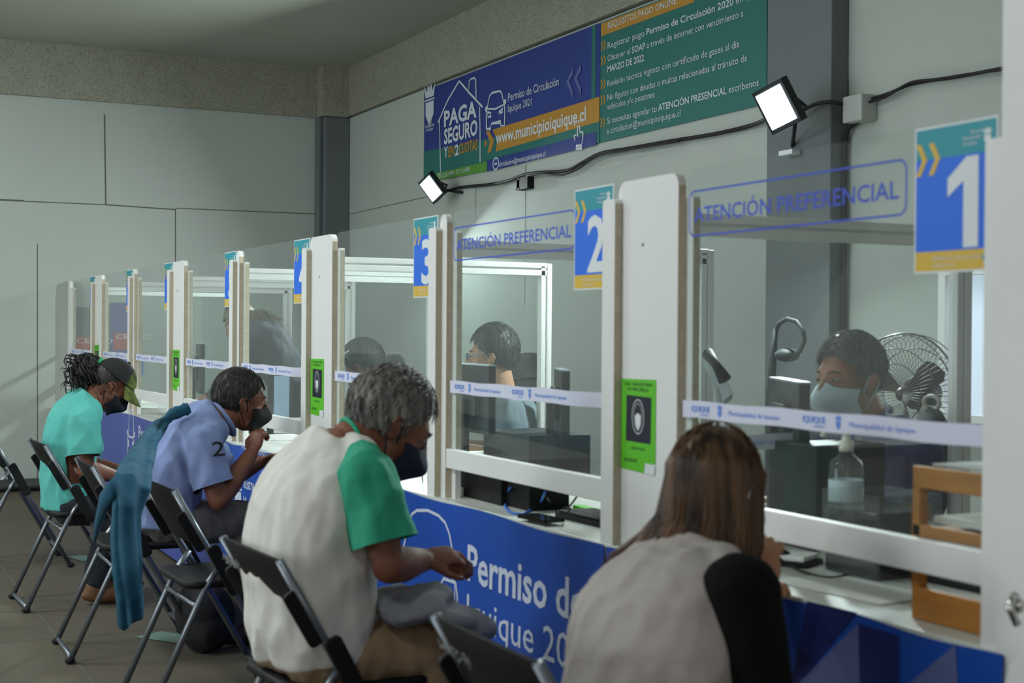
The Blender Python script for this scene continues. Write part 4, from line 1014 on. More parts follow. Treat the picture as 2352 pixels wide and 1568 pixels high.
POLO = cloth('polo_light_blue', (126, 142, 186), .2)
pb = person('person in a light blue shirt with a black 2 on the sleeve, hand at mask', H, nk, spine, [.175, .18, .185, .195, .155], [.110, .115, .112, .105, .085], latX,
    [(sR, eR, wR, (-.1, .35, 1), (-.5, .8, -.2), 1.15, 1), (sL, eL, wL, (.3, .8, .2), (.5, .2, -.6), .8, 1)], legs, SK2, [POLO], .62, 'polo_shirt', cloth('trousers_grey', (92, 88, 88)), mat('shoe_brown', (60, 42, 32), .6), folds=.011, collar=(POLO, .006, .011))
H.short_hair(pb, hairm('hair_black_grey', (20, 18, 17), (70, 66, 62)), seed=5, thick=.012, back=-.08); H.face(pb, (30, 24, 20)); H.ears_in(pb, SK2); H.mask(pb, MBLK, bulge=.010)
b = MB(); q = P(500, 1060, X=sR.x + .075); b.text('2', P(488, 1048, X=q.x + .02), .052, .062, V((0, .97, .05)), V((0, -.05, .97)), bold=.01, ); b.build('sleeve_number', mat('print_black', (28, 28, 32), .8), pb, label='black number 2')

# --- person with cap and curly ponytail
X0 = -7.0
H = Head(P(256, 884, X=X0), (.08, .74, -.66), 0.0, 1.0)
nk = P(205, 922, X=X0)
spine = [P(158, 1165, X=X0), P(158, 1100, X=X0), P(158, 1035, X=X0), P(168, 975, X=X0), P(186, 935, X=X0)]
sR, eR, wR = P(192, 972, X=X0 + .18), P(196, 1078, X=X0 + .22), P(262, 1092, X=X0 + .12)
sL, eL, wL = P(190, 960, X=X0 - .18), P(205, 1070, X=X0 - .24), P(275, 1080, X=X0 - .12)
kR = P(262, 1165, X=X0 + .12); kL = P(268, 1160, X=X0 - .12); aR = P(222, 1320, X=X0 + .12); aR.z = .09; aL = P(240, 1310, X=X0 - .1); aL.z = .09
legs = [(P(165, 1160, X=X0 + .09), kR, aR, aR + V((0, .2, -.05))), (P(165, 1160, X=X0 - .09), kL, aL, aL + V((0, .2, -.05)))]
TT = cloth('t_shirt_aqua', (78, 166, 156), .2)
pc_ = person('person with a curly black ponytail, dark camouflage cap and aqua shirt', H, nk, spine, [.165, .160, .160, .175, .140], [.105, .105, .10, .098, .075], latX,
    [(sR, eR, wR, (.0, .9, .0), (-.3, .2, -.9), .7, -1), (sL, eL, wL, (.1, .9, .1), (.3, .2, -.9), .7, 1)], legs, SK2, [TT], .60, 't_shirt', cloth('trousers_dark', (36, 40, 48)), mat('sandal_brown', (104, 72, 40), .7), folds=.011, collar=(TT, .0, .006))
H.ears_in(pc_, SK2); H.face(pc_, (24, 20, 18)); H.mask(pc_, MBLK, bulge=.006, strapm=MBLK)
HK = hairm('hair_black', (12, 10, 10), (34, 28, 26))
b = MB(); H.e(b, 0, -.020, .020, .081, .101, .088, seg=32, rings=24, keep=lambda p: p.y < .01 and p.z > -.075 + max(0, p.y + .05) * 1.1)
rnd = random.Random(9); tie = H.w(0, -.118, .045)
tgt = [P(175, 862, X=X0), P(160, 880, X=X0 + .03), P(190, 850, X=X0 - .03), P(182, 878, X=X0), P(168, 850, X=X0 - .02), P(200, 862, X=X0 + .02), P(205, 880, X=X0)]
for i in range(230):
    e_ = V(rnd.choice(tgt)) + V((rnd.uniform(-.04, .04), rnd.uniform(-.04, .04), rnd.uniform(-.05, .045))); ph = rnd.uniform(0, 6)
    pts = []
    for k in range(17):
        u = k / 16; pts.append(tie.lerp(e_, u) + V((math.cos(ph + u * 17), math.sin(ph + u * 17) * .8, math.sin(ph + u * 14))) * .022 * min(1, u * 2) + V((0, 0, .02 * math.sin(u * 3))))
    b.tube(pts, [.002] + [.0030] * 14 + [.002, .001], 5)
b.build('ponytail_hair', HK, pc_)
b = MB(); b.tube([tie + H.Q @ V((math.cos(a) * .018, 0, math.sin(a) * .018)) for a in [k * .7 for k in range(9)]], .009, 8, closed=True); b.build('hair_tie', mat('green_band', (20, 150, 96), .7), pc_, label='green hair tie')
CAMO = mat('cap_camouflage', (58, 62, 34), .9, var=(26, .6, (104, 116, 48)))
b = MB(); b.mt(mat('cap_black', (16, 16, 16), .85)); k0 = lambda p: p.z > .012 and not (p.y > .045)
H.e(b, 0, -.008, .030, .088, .108, .102, seg=48, rings=32, keep=k0); b.mt(CAMO); H.e(b, 0, -.008, .030, .088, .108, .102, seg=48, rings=32, keep=lambda p: p.z > .012 and p.y > .042)
b.mt(mat('cap_black', (16, 16, 16)))
b.tube([H.w(math.cos(a) * .088, -.008 + math.sin(a) * .108, .044) for a in [k * .3 for k in range(21)]], .004, 6, closed=True)
b.mt(mat('cap_black', (16, 16, 16))); H.e(b, 0, -.008, .133, .010, .010, .006); b.build('cap_crown', None, pc_)
b = MB(); out = []
for lay in (0, -.004):
    for j in range(6):
        for i in range(15):
            a = -1.15 + 2.3 * i / 14; r_ = j / 5
            out.append(H.w(math.sin(a) * (.086 + .0 * r_), -.008 + math.cos(a) * .108 + r_ * .075 * math.cos(a) ** .6, + .046 + lay - .034 * r_ - .026 * abs(math.sin(a)) ** 2 * r_))
fs = []
for L in (0, 1):
    for j in range(5):
        for i in range(14): a = L * 90 + j * 15 + i; fs.append((a, a + 1, a + 16, a + 15) if L == 0 else (a, a + 15, a + 16, a + 1))
b.add(out, fs, True); b.build('cap_brim', CAMO, pc_, label='camouflage brim')

# --- clerks behind the windows
def clerk(label, hc, hx, fwd, nkp, spine, lat, shirt, skinm, hair, seed, arms, loc, k=1.0, sleeve=.6, hw=None, tilt=0, hairkw=None, mask=None):
    H = Head(hc, fwd, tilt, k)
    t = person(label, H, nkp, spine, hw or [.17, .175, .18, .19, .15], [.11, .115, .11, .105, .08], lat, arms, [], skinm, [shirt], sleeve, 'shirt', folds=.009, loc=loc, collar=(shirt, .006, .009))
    H.short_hair(t, hair, seed=seed, **(hairkw or {})); H.face(t, (32, 28, 26)); H.ears_in(t, skinm)
    if mask: H.mask(t, mask, bulge=.012)
    return t, H
def seated(hc, lean, fx, z0=.50, nb=.05, nz=-.175):
    """spine from the seat to the shoulders under a head; lean: horizontal vector from hips to neck"""
    hc = V(hc); nk = hc + V((-fx[0] * nb, -fx[1] * nb, nz)); hip = V((nk.x - lean[0], nk.y - lean[1], z0))
    up = [hip.lerp(nk, u) + V((-fx[0], -fx[1], 0)) * .02 * math.sin(u * 3) for u in (0, .28, .56, .80, .93)]
    return nk, up
hc = P(1950, 868, X=-3.30); fx = V((.05, -1, 0)); nk, sp = seated(hc, (0.0, -.08), fx, nb=.075, nz=-.135); lt = V((-1, 0, 0))
lat_ = V((1, .0, 0))
arms = [(sp[4] + lat_ * .19 + V((0, 0, -.03)), sp[2] + lat_ * .24 + V((0, -.08, -.05)), sp[1] + lat_ * .14 + V((0, -.34, .14)), (-.2, -1, 0), (0, 0, -1), .4, -1),
        (sp[4] - lat_ * .19 + V((0, 0, -.03)), sp[2] - lat_ * .24 + V((0, -.08, -.05)), sp[1] - lat_ * .14 + V((0, -.34, .14)), (.2, -1, 0), (0, 0, -1), .4, 1)]
ck, H = clerk('person with greying dark hair, pale surgical mask and navy polo, behind window 1', hc, 0, (.10, -1, -.10), nk, sp, lat_, cloth('polo_navy', (34, 32, 84), .2), SK1, hairm('hair_dark_grey', (34, 34, 36), (96, 98, 100)), 11, arms, (sp[0].x, sp[0].y, 0), 1.03, mask=mat('surgical_mask', (176, 190, 198), .85, bump=(8, .3)))
hc = P(1130, 818, X=-5.78); fx = V((-.40, -.92, 0)); nk, sp = seated(hc, (-.05, -.14), fx); lat_ = V((.92, -.40, 0))
arms = [(sp[4] + lat_ * .19 + V((0, 0, -.03)), sp[2] + lat_ * .24 + V((0, -.06, -.05)), sp[1] + lat_ * .12 + V((-.10, -.30, .14)), (-.4, -1, 0), (0, 0, -1), .4, -1),
        (sp[4] - lat_ * .19 + V((0, 0, -.03)), sp[2] - lat_ * .24 + V((0, -.06, -.05)), sp[1] - lat_ * .10 + V((-.10, -.30, .14)), (.0, -1, 0), (0, 0, -1), .4, 1)]
ck2, H = clerk('person in profile with short black hair and glasses behind window 2', hc, 0, (-.50, -.86, -.05), nk, sp, lat_, cloth('shirt_slate', (92, 106, 114), .2), SK3, hairm('hair_soft_black', (34, 34, 36), (62, 62, 64)), 12, arms, (sp[0].x, sp[0].y, 0), 1.03, hairkw=dict(top=.012, thick=.016))
GL = mat('glasses_frame', (90, 130, 160), .3)
b = MB()
for q in (-1, 1):
    b.tube([H.w(q * .031 + .020 * math.cos(a), .108, .002 + .016 * math.sin(a)) for a in [k * .7 for k in range(9)]], .0025, 6, closed=True); b.tube([H.w(q * .052, .106, .008), H.w(q * .082, .04, .010), H.w(q * .088, -.005, .006)], .0022, 6)
b.tube([H.w(-.011, .110, .004), H.w(.011, .110, .004)], .002, 6); b.build('glasses', GL, ck2)
hc = P(836, 842, X=-7.15); fx = V((-.4, -.9, 0)); nk, sp = seated(hc, (-.10, -.28), fx); sp = [s_ for s_ in sp]; lat_ = V((.92, -.40, 0))
nk = V(hc) + V((.08, .10, -.10)); sp[4] = nk + V((.03, .05, -.06)); sp[3] = nk + V((.07, .09, -.15))
arms = [(sp[4] + lat_ * .19 + V((0, 0, -.03)), sp[2] + lat_ * .24 + V((0, -.10, -.02)), sp[1] + lat_ * .12 + V((-.14, -.34, .14)), (-.4, -1, 0), (0, 0, -1), .4, -1)]
ck3, H = clerk('person with black hair and clear face shield, head bowed, behind window 3', hc, 0, (-.55, -.55, -.62), nk, sp, lat_, cloth('shirt_navy_red', (44, 44, 82), .2), SK2, hairm('hair_soft_black', (34, 34, 36), (62, 62, 64)), 13, arms, (sp[0].x, sp[0].y, 0), 1.08, hairkw=dict(thick=.02))
b = MB(); vs = []
for j in range(6):
    for i in range(17):
        a = -1.5 + 3.0 * i / 16; vs.append(H.w(math.sin(a) * .105, .02 + math.cos(a) * .135, .085 - .24 * j / 5))
b.add(vs, [(j * 17 + i, j * 17 + i + 1, (j + 1) * 17 + i + 1, (j + 1) * 17 + i) for j in range(5) for i in range(16)], True); b.build('face_shield', CLEAR, ck3)
b = MB(); b.tube([H.w(math.sin(a) * .106, .02 + math.cos(a) * .136, .086) for a in [-1.9 + .19 * i for i in range(21)]], .004, 6); b.build('shield_band', mat('band_white', (196, 200, 204), .4), ck3)
# standing clerk behind window 4
hc = P(552, 742, X=-9.2); nk = V(hc) + V((.10, .08, -.08)); hip = V((nk.x + .14, nk.y + .20, .92)); lat_ = V((.85, -.5, 0))
sp = [hip, hip.lerp(nk, .3), hip.lerp(nk, .6), hip.lerp(nk, .82), hip.lerp(nk, .94)]
sp[2].z += .06; sp[3].z += .05; sp[1].z += .04
arms = [(sp[4] + lat_ * .18 + V((0, 0, -.04)), sp[4] + lat_ * .22 + V((0, -.12, -.30)), sp[4] + lat_ * .12 + V((-.1, -.34, -.42)), (-.3, -1, -.2), (0, 0, -1), .5, -1),
        (sp[4] - lat_ * .18 + V((0, 0, -.04)), sp[4] - lat_ * .24 + V((0, -.10, -.30)), sp[4] - lat_ * .12 + V((-.1, -.32, -.42)), (.1, -1, -.2), (0, 0, -1), .5, 1)]
Hs = Head(hc, (-.55, -.65, -.45), 0, 1.05)
NV = cloth('jacket_navy', (44, 48, 62), .2)
lg = [(hip + lat_ * .09, V((hip.x + .05, hip.y, .5)), V((hip.x + .05, hip.y + .05, .09)), V((hip.x, hip.y - .15, .04))), (hip - lat_ * .09, V((hip.x - .15, hip.y + .05, .5)), V((hip.x - .15, hip.y + .1, .09)), V((hip.x - .2, hip.y - .1, .04)))]
ck4 = person('standing person in navy jacket with long blond hair leaning over the desk behind window 4', Hs, nk, sp, [.17, .165, .175, .20, .16], [.11, .115, .12, .115, .085], lat_, arms, lg, SK3, [NV], 1.6, 'jacket', cloth('trousers_dark', (36, 40, 48)), mat('shoe_black', (20, 20, 20)), folds=.011)
HD = hairm('hair_dark_blond', (48, 40, 32), (120, 104, 72), (20, 20, 3))
b = MB(); Hs.e(b, 0, -.012, .030, .090, .108, .104, seg=36, rings=24, keep=lambda p: p.y < .05 or p.z > .03); rnd = random.Random(4)
for i in range(170):
    a = rnd.uniform(-2.2, 2.2); x, y = math.sin(a), -math.cos(a); st = Hs.w(x * .05, y * .06, .12); mid = Hs.w(x * .09, y * .108, .02); e_ = V(sp[3]) + V((rnd.uniform(-.14, .14), rnd.uniform(-.05, .12), rnd.uniform(.06, .13)))
    b.tube([st, mid, mid.lerp(e_, .5) + V((0, 0, .04)), e_], [.005, .008, .008, .001], 6, flat=.5)
b.build('long_hair', HD, ck4); Hs.face(ck4)

# --- teal jacket hanging over the chair
b = MB(); pth = [((436, 936), -.46), ((400, 950), -.52), ((366, 978), -.60), ((338, 1015), -.72), ((318, 1060), -.84), ((302, 1110), -.925), ((292, 1170), -.95), ((290, 1240), -.955), ((294, 1310), -.955), ((300, 1370), -.95), ((304, 1424), -.94)]
wd = [.015, .026, .032, .038, .052, .068, .082, .086, .084, .078, .074]; rings = []
for i, ((px, py), Y) in enumerate(pth):
    c = P(px, py, Y=Y); a0 = P(*pth[max(0, i - 1)][0], Y=pth[max(0, i - 1)][1]); a1 = P(*pth[min(len(pth) - 1, i + 1)][0], Y=pth[min(len(pth) - 1, i + 1)][1])
    t_ = (a1 - a0).normalized(); l = V((.80, -.6, 0)).normalized(); l = (l - t_ * l.dot(t_)).normalized(); n_ = t_.cross(l)
    rings.append([c + l * wd[i] * math.cos(q) + n_ * (.022 + .012 * math.sin(q * 5 + i * .4)) * math.sin(q) for q in [2 * math.pi * k / 40 for k in range(40)]])
fine = []
for i in range(len(rings) - 1):
    for k in range(4): fine.append([p.lerp(q, k / 4) for p, q in zip(rings[i], rings[i + 1])])
fine.append(rings[-1]); b.loft(fine)
t = thing('jacket', 'teal jacket hanging from the shoulder and chair of the person in light blue', 'jacket', P(290, 1200, Y=-.95))
TJ = cloth('jacket_teal', (8, 72, 96), .3)
merge(b, 'jacket_body', TJ, t, .007, 8, .004, fsc=9)
b = MB(); pts = [P(262, 1118, Y=-1.0), P(240, 1150, Y=-1.0), P(226, 1195, Y=-.99), P(216, 1240, Y=-.98)]; b.tube(pts, [.03, .034, .022, .012], 14, flat=.5); b.build('sleeve', TJ, t)

# grey jacket on the lap of the man in white
b = MB(); rnd = random.Random(2)
for q, r_ in ((P(900, 1375, X=-3.30), (.10, .06, .025)), (P(960, 1385, X=-3.24), (.10, .09, .03)), (P(1020, 1408, X=-3.22), (.10, .09, .03)), (P(1072, 1430, X=-3.22), (.08, .07, .035)), (P(930, 1400, X=-3.25), (.08, .06, .03))): b.ell(q, r_, Matrix.Rotation(rnd.uniform(-.4, .4), 3, 'X'))
g = merge(b, 'folded_jacket', cloth('jacket_grey', (128, 130, 138), .3), None, .008, 2, .010, fsc=16); tag(g, 'crumpled grey jacket on the lap of the person in the white and green shirt', 'jacket')

# ------------------------------------------------------------------ desks: monitors, keyboards, things on the counter
ZT = ZCT
def monitor(c, yaw, w_, h_, label, tilt=0.0, screen=None):
    t = thing('computer_monitor', label, 'monitor', (c.x, c.y, ZT), 'monitors on the clerks\' desks'); R_ = Matrix.Translation(c) @ Matrix.Rotation(yaw, 4, 'Z') @ Matrix.Rotation(tilt, 4, 'X')
    b = MB(); b.box((-w_ / 2, -.015, -h_ / 2), (w_ / 2, .015, h_ / 2), R_); b.box((-w_ / 4, .015, -h_ / 4), (w_ / 4, .035, h_ / 4), R_); b.build('housing', DARK, t, .003)
    b = MB(); b.box((-w_ / 2 + .012, -.0165, -h_ / 2 + .018), (w_ / 2 - .012, -.015, h_ / 2 - .012), R_); b.build('screen', screen or mat('screen_off', (20, 24, 28), .15), t)
    b = MB(); b.box((-w_ / 2, -.016, h_ / 2 - .002), (w_ / 2, .016, h_ / 2 + .003), R_); b.build('top_bezel', mat('bezel_silver', (170, 180, 190), .3, .4), t)
    Rz = Matrix.Translation((c.x, c.y, ZT)) @ Matrix.Rotation(yaw, 4, 'Z'); b = MB(); b.box((-.10, -.06, 0), (.10, .10, .012), Rz); b.box((-.025, .03, .012), (.025, .055, c.z - ZT), Rz); b.build('stand', BLACK, t, .003)
    return t
def mon_px(px, py, Y, *a, **k):
    return monitor(P(px, py, Y=Y), *a, **k)
mon_px(1812, 975, .55, math.radians(154), .40, .24, 'dark monitor back in front of the masked clerk at window 1')
mon_px(1090, 915, .45, math.radians(178), .34, .26, 'dark monitor back in front of the clerk with glasses at window 2')
mon_px(1290, 925, .60, math.radians(157), .30, .24, 'thin dark monitor edge-on at the right side of window 2')
mon_px(640, 915, .30, math.radians(150), .36, .26, 'monitor with a bright screen seen through window 4', screen=mat('screen_lit', (120, 140, 160), .3, emit=((120, 150, 180), .35)))
mon_px(460, 845, .45, math.radians(170), .42, .32, 'grey monitor back seen through window 5')
SCR = mat('black_gloss', (12, 13, 15), .15)
# booth 1 clear acrylic box with dark base, receipt printers
def acbox(px0, py0, px1, py1, Y, dp, label, mm=None, name='storage_box'):
    p, q = P(px0, py0, Y=Y), P(px1, py1, Y=Y)
    b = MB(); b.box((p.x, Y, ZT), (q.x, Y + dp, p.z)); return own(b, name, mm or CLEAR, label, 'box', bevel=.004)
acbox(1888, 1120, 2020, 1200, .25, .18, 'small clear plastic box behind window 1 under the sanitiser bottle')
acbox(1895, 1160, 2012, 1200, .27, .14, 'black card terminal inside the clear box behind window 1', SCR, 'card_terminal')
acbox(1045, 1062, 1150, 1135, .10, .16, 'black receipt printer under the left part of window 2', BLACK, 'receipt_printer')
acbox(1156, 1095, 1215, 1145, .12, .14, 'small black device beside the receipt printer under window 2', BLACK, 'modem')
acbox(1765, 1010, 1875, 1130, .42, .22, 'dark computer tower behind window 1 below the monitor', DARK, 'computer_tower')
acbox(1110, 985, 1215, 1075, .45, .25, 'dark computer tower behind window 2', DARK, 'computer_tower')
def keyboard(c, yaw, label):
    t = thing('keyboard', label, 'keyboard', c, 'keyboards on the counter'); R_ = Matrix.Translation(c) @ Matrix.Rotation(yaw, 4, 'Z')
    b = MB(); b.box((-.22, -.07, 0), (.22, .07, .016), R_); b.build('base', BLACK, t, .004)
    b = MB()
    for r_ in range(5):
        for k in range(17): b.box((-.212 + .025 * k, -.062 + .025 * r_, .016), (-.191 + .025 * k, -.042 + .025 * r_, .023), R_)
    b.build('keys', DARK, t)
    return t
keyboard(P(2150, 1315, Z=ZT + .01).xy.to_3d() + V((0, 0, ZT)), math.radians(2), 'black keyboard on the counter under window 1')
keyboard(P(1380, 1190, Z=ZT + .01).xy.to_3d() + V((.08, 0, ZT)), math.radians(2), 'black keyboard on the counter under window 2')
keyboard(P(520, 985, Z=ZT + .01).xy.to_3d() + V((.0, .02, ZT)), 0, 'black keyboard on the counter under windows 4 and 5')
c = P(1778, 1282, Z=ZT + .01); b = MB(); b.ell(c, (.055, .04, .028)); b.box((c.x - .04, c.y - .03, ZT), (c.x + .04, c.y + .03, ZT + .01)); own(b, 'barcode_scanner', BLACK, 'rounded black scanner on the counter beside the long haired person', 'scanner')
c = P(1828, 1276, Z=ZT + .02); t = thing('card_reader', 'white card reader with dark base on the counter under window 1', 'card reader', (c.x, c.y, ZT)); R_ = Matrix.Translation((c.x, c.y, ZT)) @ Matrix.Rotation(.5, 4, 'Z')
b = MB(); b.box((-.05, -.05, 0), (.05, .05, .012), R_); b.build('base', BLACK, t, .003); b = MB(); b.box((-.045, -.045, .013), (.04, .045, .025), R_); b.build('cover', PAPER, t, .003)
b = MB(); c = P(1242, 1197, Z=ZT + .005); R_ = Matrix.Translation((c.x, c.y, ZT)) @ Matrix.Rotation(.10, 4, 'Z'); b.mt(SCR); b.prism(rrect(-.075, -.036, .075, .036, .010), -.009, V((c.x, c.y, ZT + .010)), V((1, .1, 0)).normalized(), V((-.1, 1, 0)).normalized()); own(b, 'mobile_phone', SCR, 'black mobile phone lying on the counter in front of window 2', 'phone')
def scable(pix, r, col, label, name='data_cable'):
    b = MB(); pts = []
    for a in pix: pts.append(P(a[0], a[1], Y=a[2]) if len(a) > 2 else P(a[0], a[1], Z=ZT + r + .001))
    out = []
    for i in range(len(pts) - 1):
        p0, p1, p2, p3 = pts[max(0, i - 1)], pts[i], pts[i + 1], pts[min(len(pts) - 1, i + 2)]
        for k in range(6):
            u = k / 6; v = 0.5 * ((2 * p1) + (p2 - p0) * u + (2 * p0 - 5 * p1 + 4 * p2 - p3) * u * u + (3 * p1 - p0 - 3 * p2 + p3) * u ** 3); v.z = max(v.z, ZT + r); out.append(v)
    out.append(pts[-1]); b.tube(out, r, 8); return own(b, name, col, label, 'cable')
BC = mat('blue_cable', (40, 104, 190), .5)
scable([(1172, 1120, .08), (1160, 1142), (1162, 1165), (1180, 1178), (1205, 1178), (1235, 1162), (1252, 1130, .07)], .004, BC, 'bright blue cable looping on the counter under window 2')
scable([(1255, 1140, .10), (1270, 1165), (1290, 1182), (1310, 1160), (1325, 1140, .12)], .003, CAB, 'thin black cable looping beside the blue one under window 2')
scable([(1230, 1150), (1290, 1165), (1350, 1180), (1430, 1202)], .005, CAB, 'black cable lying on the counter under window 2')
scable([(905, 1062), (930, 1072), (955, 1068), (975, 1085)], .003, CAB, 'tangled black cable on the counter under window 3')
scable([(940, 1088), (952, 1070), (965, 1062), (975, 1055, .1)], .003, CAB, 'second black cable under window 3')
scable([(1800, 1290), (1840, 1310), (1890, 1325), (1935, 1322), (1960, 1305)], .003, CAB, 'thin black cable curving on the counter under window 1')
scable([(548, 990), (556, 1000), (575, 1002), (600, 990, .1)], .004, BC, 'blue cable on the counter near the person in light blue')
b = MB(); c = P(1335, 1172, Z=ZT + .004); b.box((c.x - .07, c.y + .01, ZT), (c.x + .22, c.y + .04, ZT + .012)); own(b, 'green_strip', GREEN, 'green strip lying on the counter beside the keyboard under window 2', 'strip')
def sheet(px, py, sx, sy, rot, label, lift=0.0):
    c = P(px, py, Z=ZT + .001 + lift); b = MB(); b.prism([(-sx, -sy), (sx, -sy), (sx, sy), (-sx, sy)], -.0012 - lift, V((c.x, c.y, ZT + .002 + lift)), V((math.cos(rot), math.sin(rot), 0)), V((-math.sin(rot), math.cos(rot), 0)))
    return own(b, 'paper_sheet', PAPER, label, 'paper', 'papers on the counter')
sheet(302, 935, .16, .11, .3, 'white papers on the counter in front of the person with the cap', .006)
sheet(1960, 1352, .16, .09, .1, 'white sheet on the counter under window 1'); sheet(930, 1050, .10, .07, .4, 'white paper on the counter beside the tangled cable')
# sanitiser bottle
c = P(1943, 1120, Y=.34); zb = P(1943, 1120, Y=.34).z
t = thing('sanitiser_bottle', 'clear bottle with white pump head behind window 1', 'bottle', (c.x, c.y, ZT))
k_ = .0014
prof = [(.036, ZT + .002), (.040, ZT + .01), (.040, zb + .045), (.036, zb + .062), (.016, zb + .080), (.014, zb + .090)]
b = MB(); b.loft([[V((c.x + r_ * math.cos(a), c.y + r_ * math.sin(a), z)) for a in [2 * math.pi * i / 24 for i in range(24)]] for r_, z in prof]); b.build('bottle_body', CLEAR, t)
b = MB(); b.loft([[V((c.x + r_ * math.cos(a), c.y + r_ * math.sin(a), z)) for a in [2 * math.pi * i / 24 for i in range(24)]] for r_, z in ((.017, zb + .086), (.017, zb + .108), (.010, zb + .112), (.009, zb + .128), (.022, zb + .132), (.024, zb + .150), (.014, zb + .156))])
b.tube([V((c.x, c.y, zb + .145)), V((c.x - .03, c.y - .025, zb + .148)), V((c.x - .045, c.y - .035, zb + .118))], [.010, .008, .006], 10); b.build('pump_head', mat('pump_white', (214, 212, 200), .4), t)
b = MB(); b.loft([[V((c.x + .0405 * math.cos(a), c.y + .0405 * math.sin(a), z)) for a in [2 * math.pi * i / 24 for i in range(24)]] for z in (zb - .03, zb + .02)], cap=False); b.build('bottle_label', mat('label_pale', (190, 204, 210), .5), t)
# wooden shelf unit straddling the rail
t = thing('wooden_tray_stand', 'two tier varnished wooden tray stand on the counter at the right of window 1', 'shelf', P(2180, 1420, Y=.1))
xa = P(2098, 1400, Y=.07).x; xb = P(2262, 1400, Y=.07).x + .02
zt1 = P(2100, 1068, Y=.07).z; zt2 = P(2100, 1118, Y=.07).z
b = MB(); b.box((xa, .065, ZT + .001), (xb, .08, ZT + .062)); b.box((xa, .30, ZT + .001), (xb, .315, ZT + .062)); b.box((xa, .08, ZT + .001), (xb, .30, ZT + .010)); b.build('lower_tray', WOOD, t, .002)
b = MB(); b.box((xa, .065, zt2), (xb, .08, zt1)); b.box((xa, .30, zt2), (xb, .315, zt1)); b.box((xa, .08, zt2), (xb, .30, zt2 + .010)); b.build('upper_tray', WOOD, t, .002)
for x in (xa, xb - .02):
    for y in (.065, .295): b = MB(); b.box((x, y, ZT + .06), (x + .02, y + .02, zt2)); b.build('post', WOOD, t)
zm = P(2100, 1212, Y=.07).z; b = MB(); b.box((xa, .08, zm - .012), (xb, .30, zm)); b.box((xa, .065, zm - .014), (xb, .08, zm + .01)); b.build('middle_shelf', WOOD, t, .002)
b = MB(); b.prism([(0, 0), (xb - xa - .03, 0), (xb - xa - .03, .18), (0, .18)], -.004, V((xa + .015, .10, zt1 + .0)), V((1, 0, 0)), V((0, 1, 0))); own(b, 'paper_stack', PAPER, 'stack of papers on the top tier of the wooden tray stand', 'paper')
b = MB(); b.prism([(0, 0), (xb - xa - .04, 0), (xb - xa - .04, .18), (0, .18)], -.012, V((xa + .02, .10, zm + .0121)), V((1, 0, 0)), V((0, 1, 0))); own(b, 'paper_stack', PAPER, 'papers on the middle tier of the wooden tray stand', 'paper')
# standing fans
def fan(c, r_, nrm, label, blade):
    t = thing('pedestal_fan', label, 'fan', (c.x, c.y, 0), 'fans behind the clerks'); n = nrm.normalized(); r0 = UP.cross(n).normalized(); u = n.cross(r0)
    w_ = lambda x, y, z: c + r0 * x + u * y + n * z
    b = MB()
    for rr, z in ((1, 0), (.98, .03), (.98, -.05), (.75, .055), (.5, .062), (.75, -.06)): b.tube([w_(r_ * rr * math.cos(a), r_ * rr * math.sin(a), z) for a in [2 * math.pi * i / 36 for i in range(36)]], .0035 if rr == 1 else .0018, 6, closed=True)
    for i in range(64):
        a = 2 * math.pi * i / 64; ca, sa = math.cos(a) * r_, math.sin(a) * r_
        b.tube([w_(.18 * ca, .18 * sa, .066), w_(.6 * ca, .6 * sa, .060), w_(.9 * ca, .9 * sa, .042), w_(ca, sa, 0), w_(.9 * ca, .9 * sa, -.05), w_(.3 * ca, .3 * sa, -.07)], .0010, 4)
    b.build('wire_cage', mat('fan_wire', (70, 72, 74), .4, .5), t)
    b = MB()
    for i in range(3):
        a0 = 2.1 * i + .6; pts = []
        ring = []
        for rr, wv, tw in ((.12, .18, .5), (.32, .30, .4), (.55, .34, .32), (.72, .28, .28), (.80, .12, .26)):
            row = []
            for s_ in (-1, 0, 1):
                a = a0 + s_ * wv; row.append(w_(r_ * rr * math.cos(a), r_ * rr * math.sin(a), .012 * s_ * (1 + tw)))
            ring.append(row)
        vs = [p for row in ring for p in row] + [p + n * .004 for row in ring for p in row]; fs = []
        for j in range(4):
            for k in range(2): a = j * 3 + k; fs += [(a, a + 1, a + 4, a + 3), (15 + a, 15 + a + 3, 15 + a + 4, 15 + a + 1)]
        b.add(vs, fs, True)
    b.ell(c, (r_ * .13, r_ * .13, .04), Matrix(((r0.x, u.x, n.x), (r0.y, u.y, n.y), (r0.z, u.z, n.z)))); b.build('blades', blade, t)
    b = MB(); b.tube([c - n * .06, c - n * .16], [.055, .045], 16); b.tube([c - n * .10 + V((0, 0, -.04)), V((c.x - n.x * .1, c.y - n.y * .1, .03))], .014); b.tube([(c.x - n.x * .1, c.y - n.y * .1, .0), (c.x - n.x * .1, c.y - n.y * .1, .03)], [.19, .17], 24); b.build('stand', BLACK, t)
fc = P(2078, 905, Y=1.55); fan(fc, .21, V((.25, -1, 0)), 'wire caged pedestal fan behind the masked clerk at window 1', mat('fan_blade', (84, 66, 62), .5))
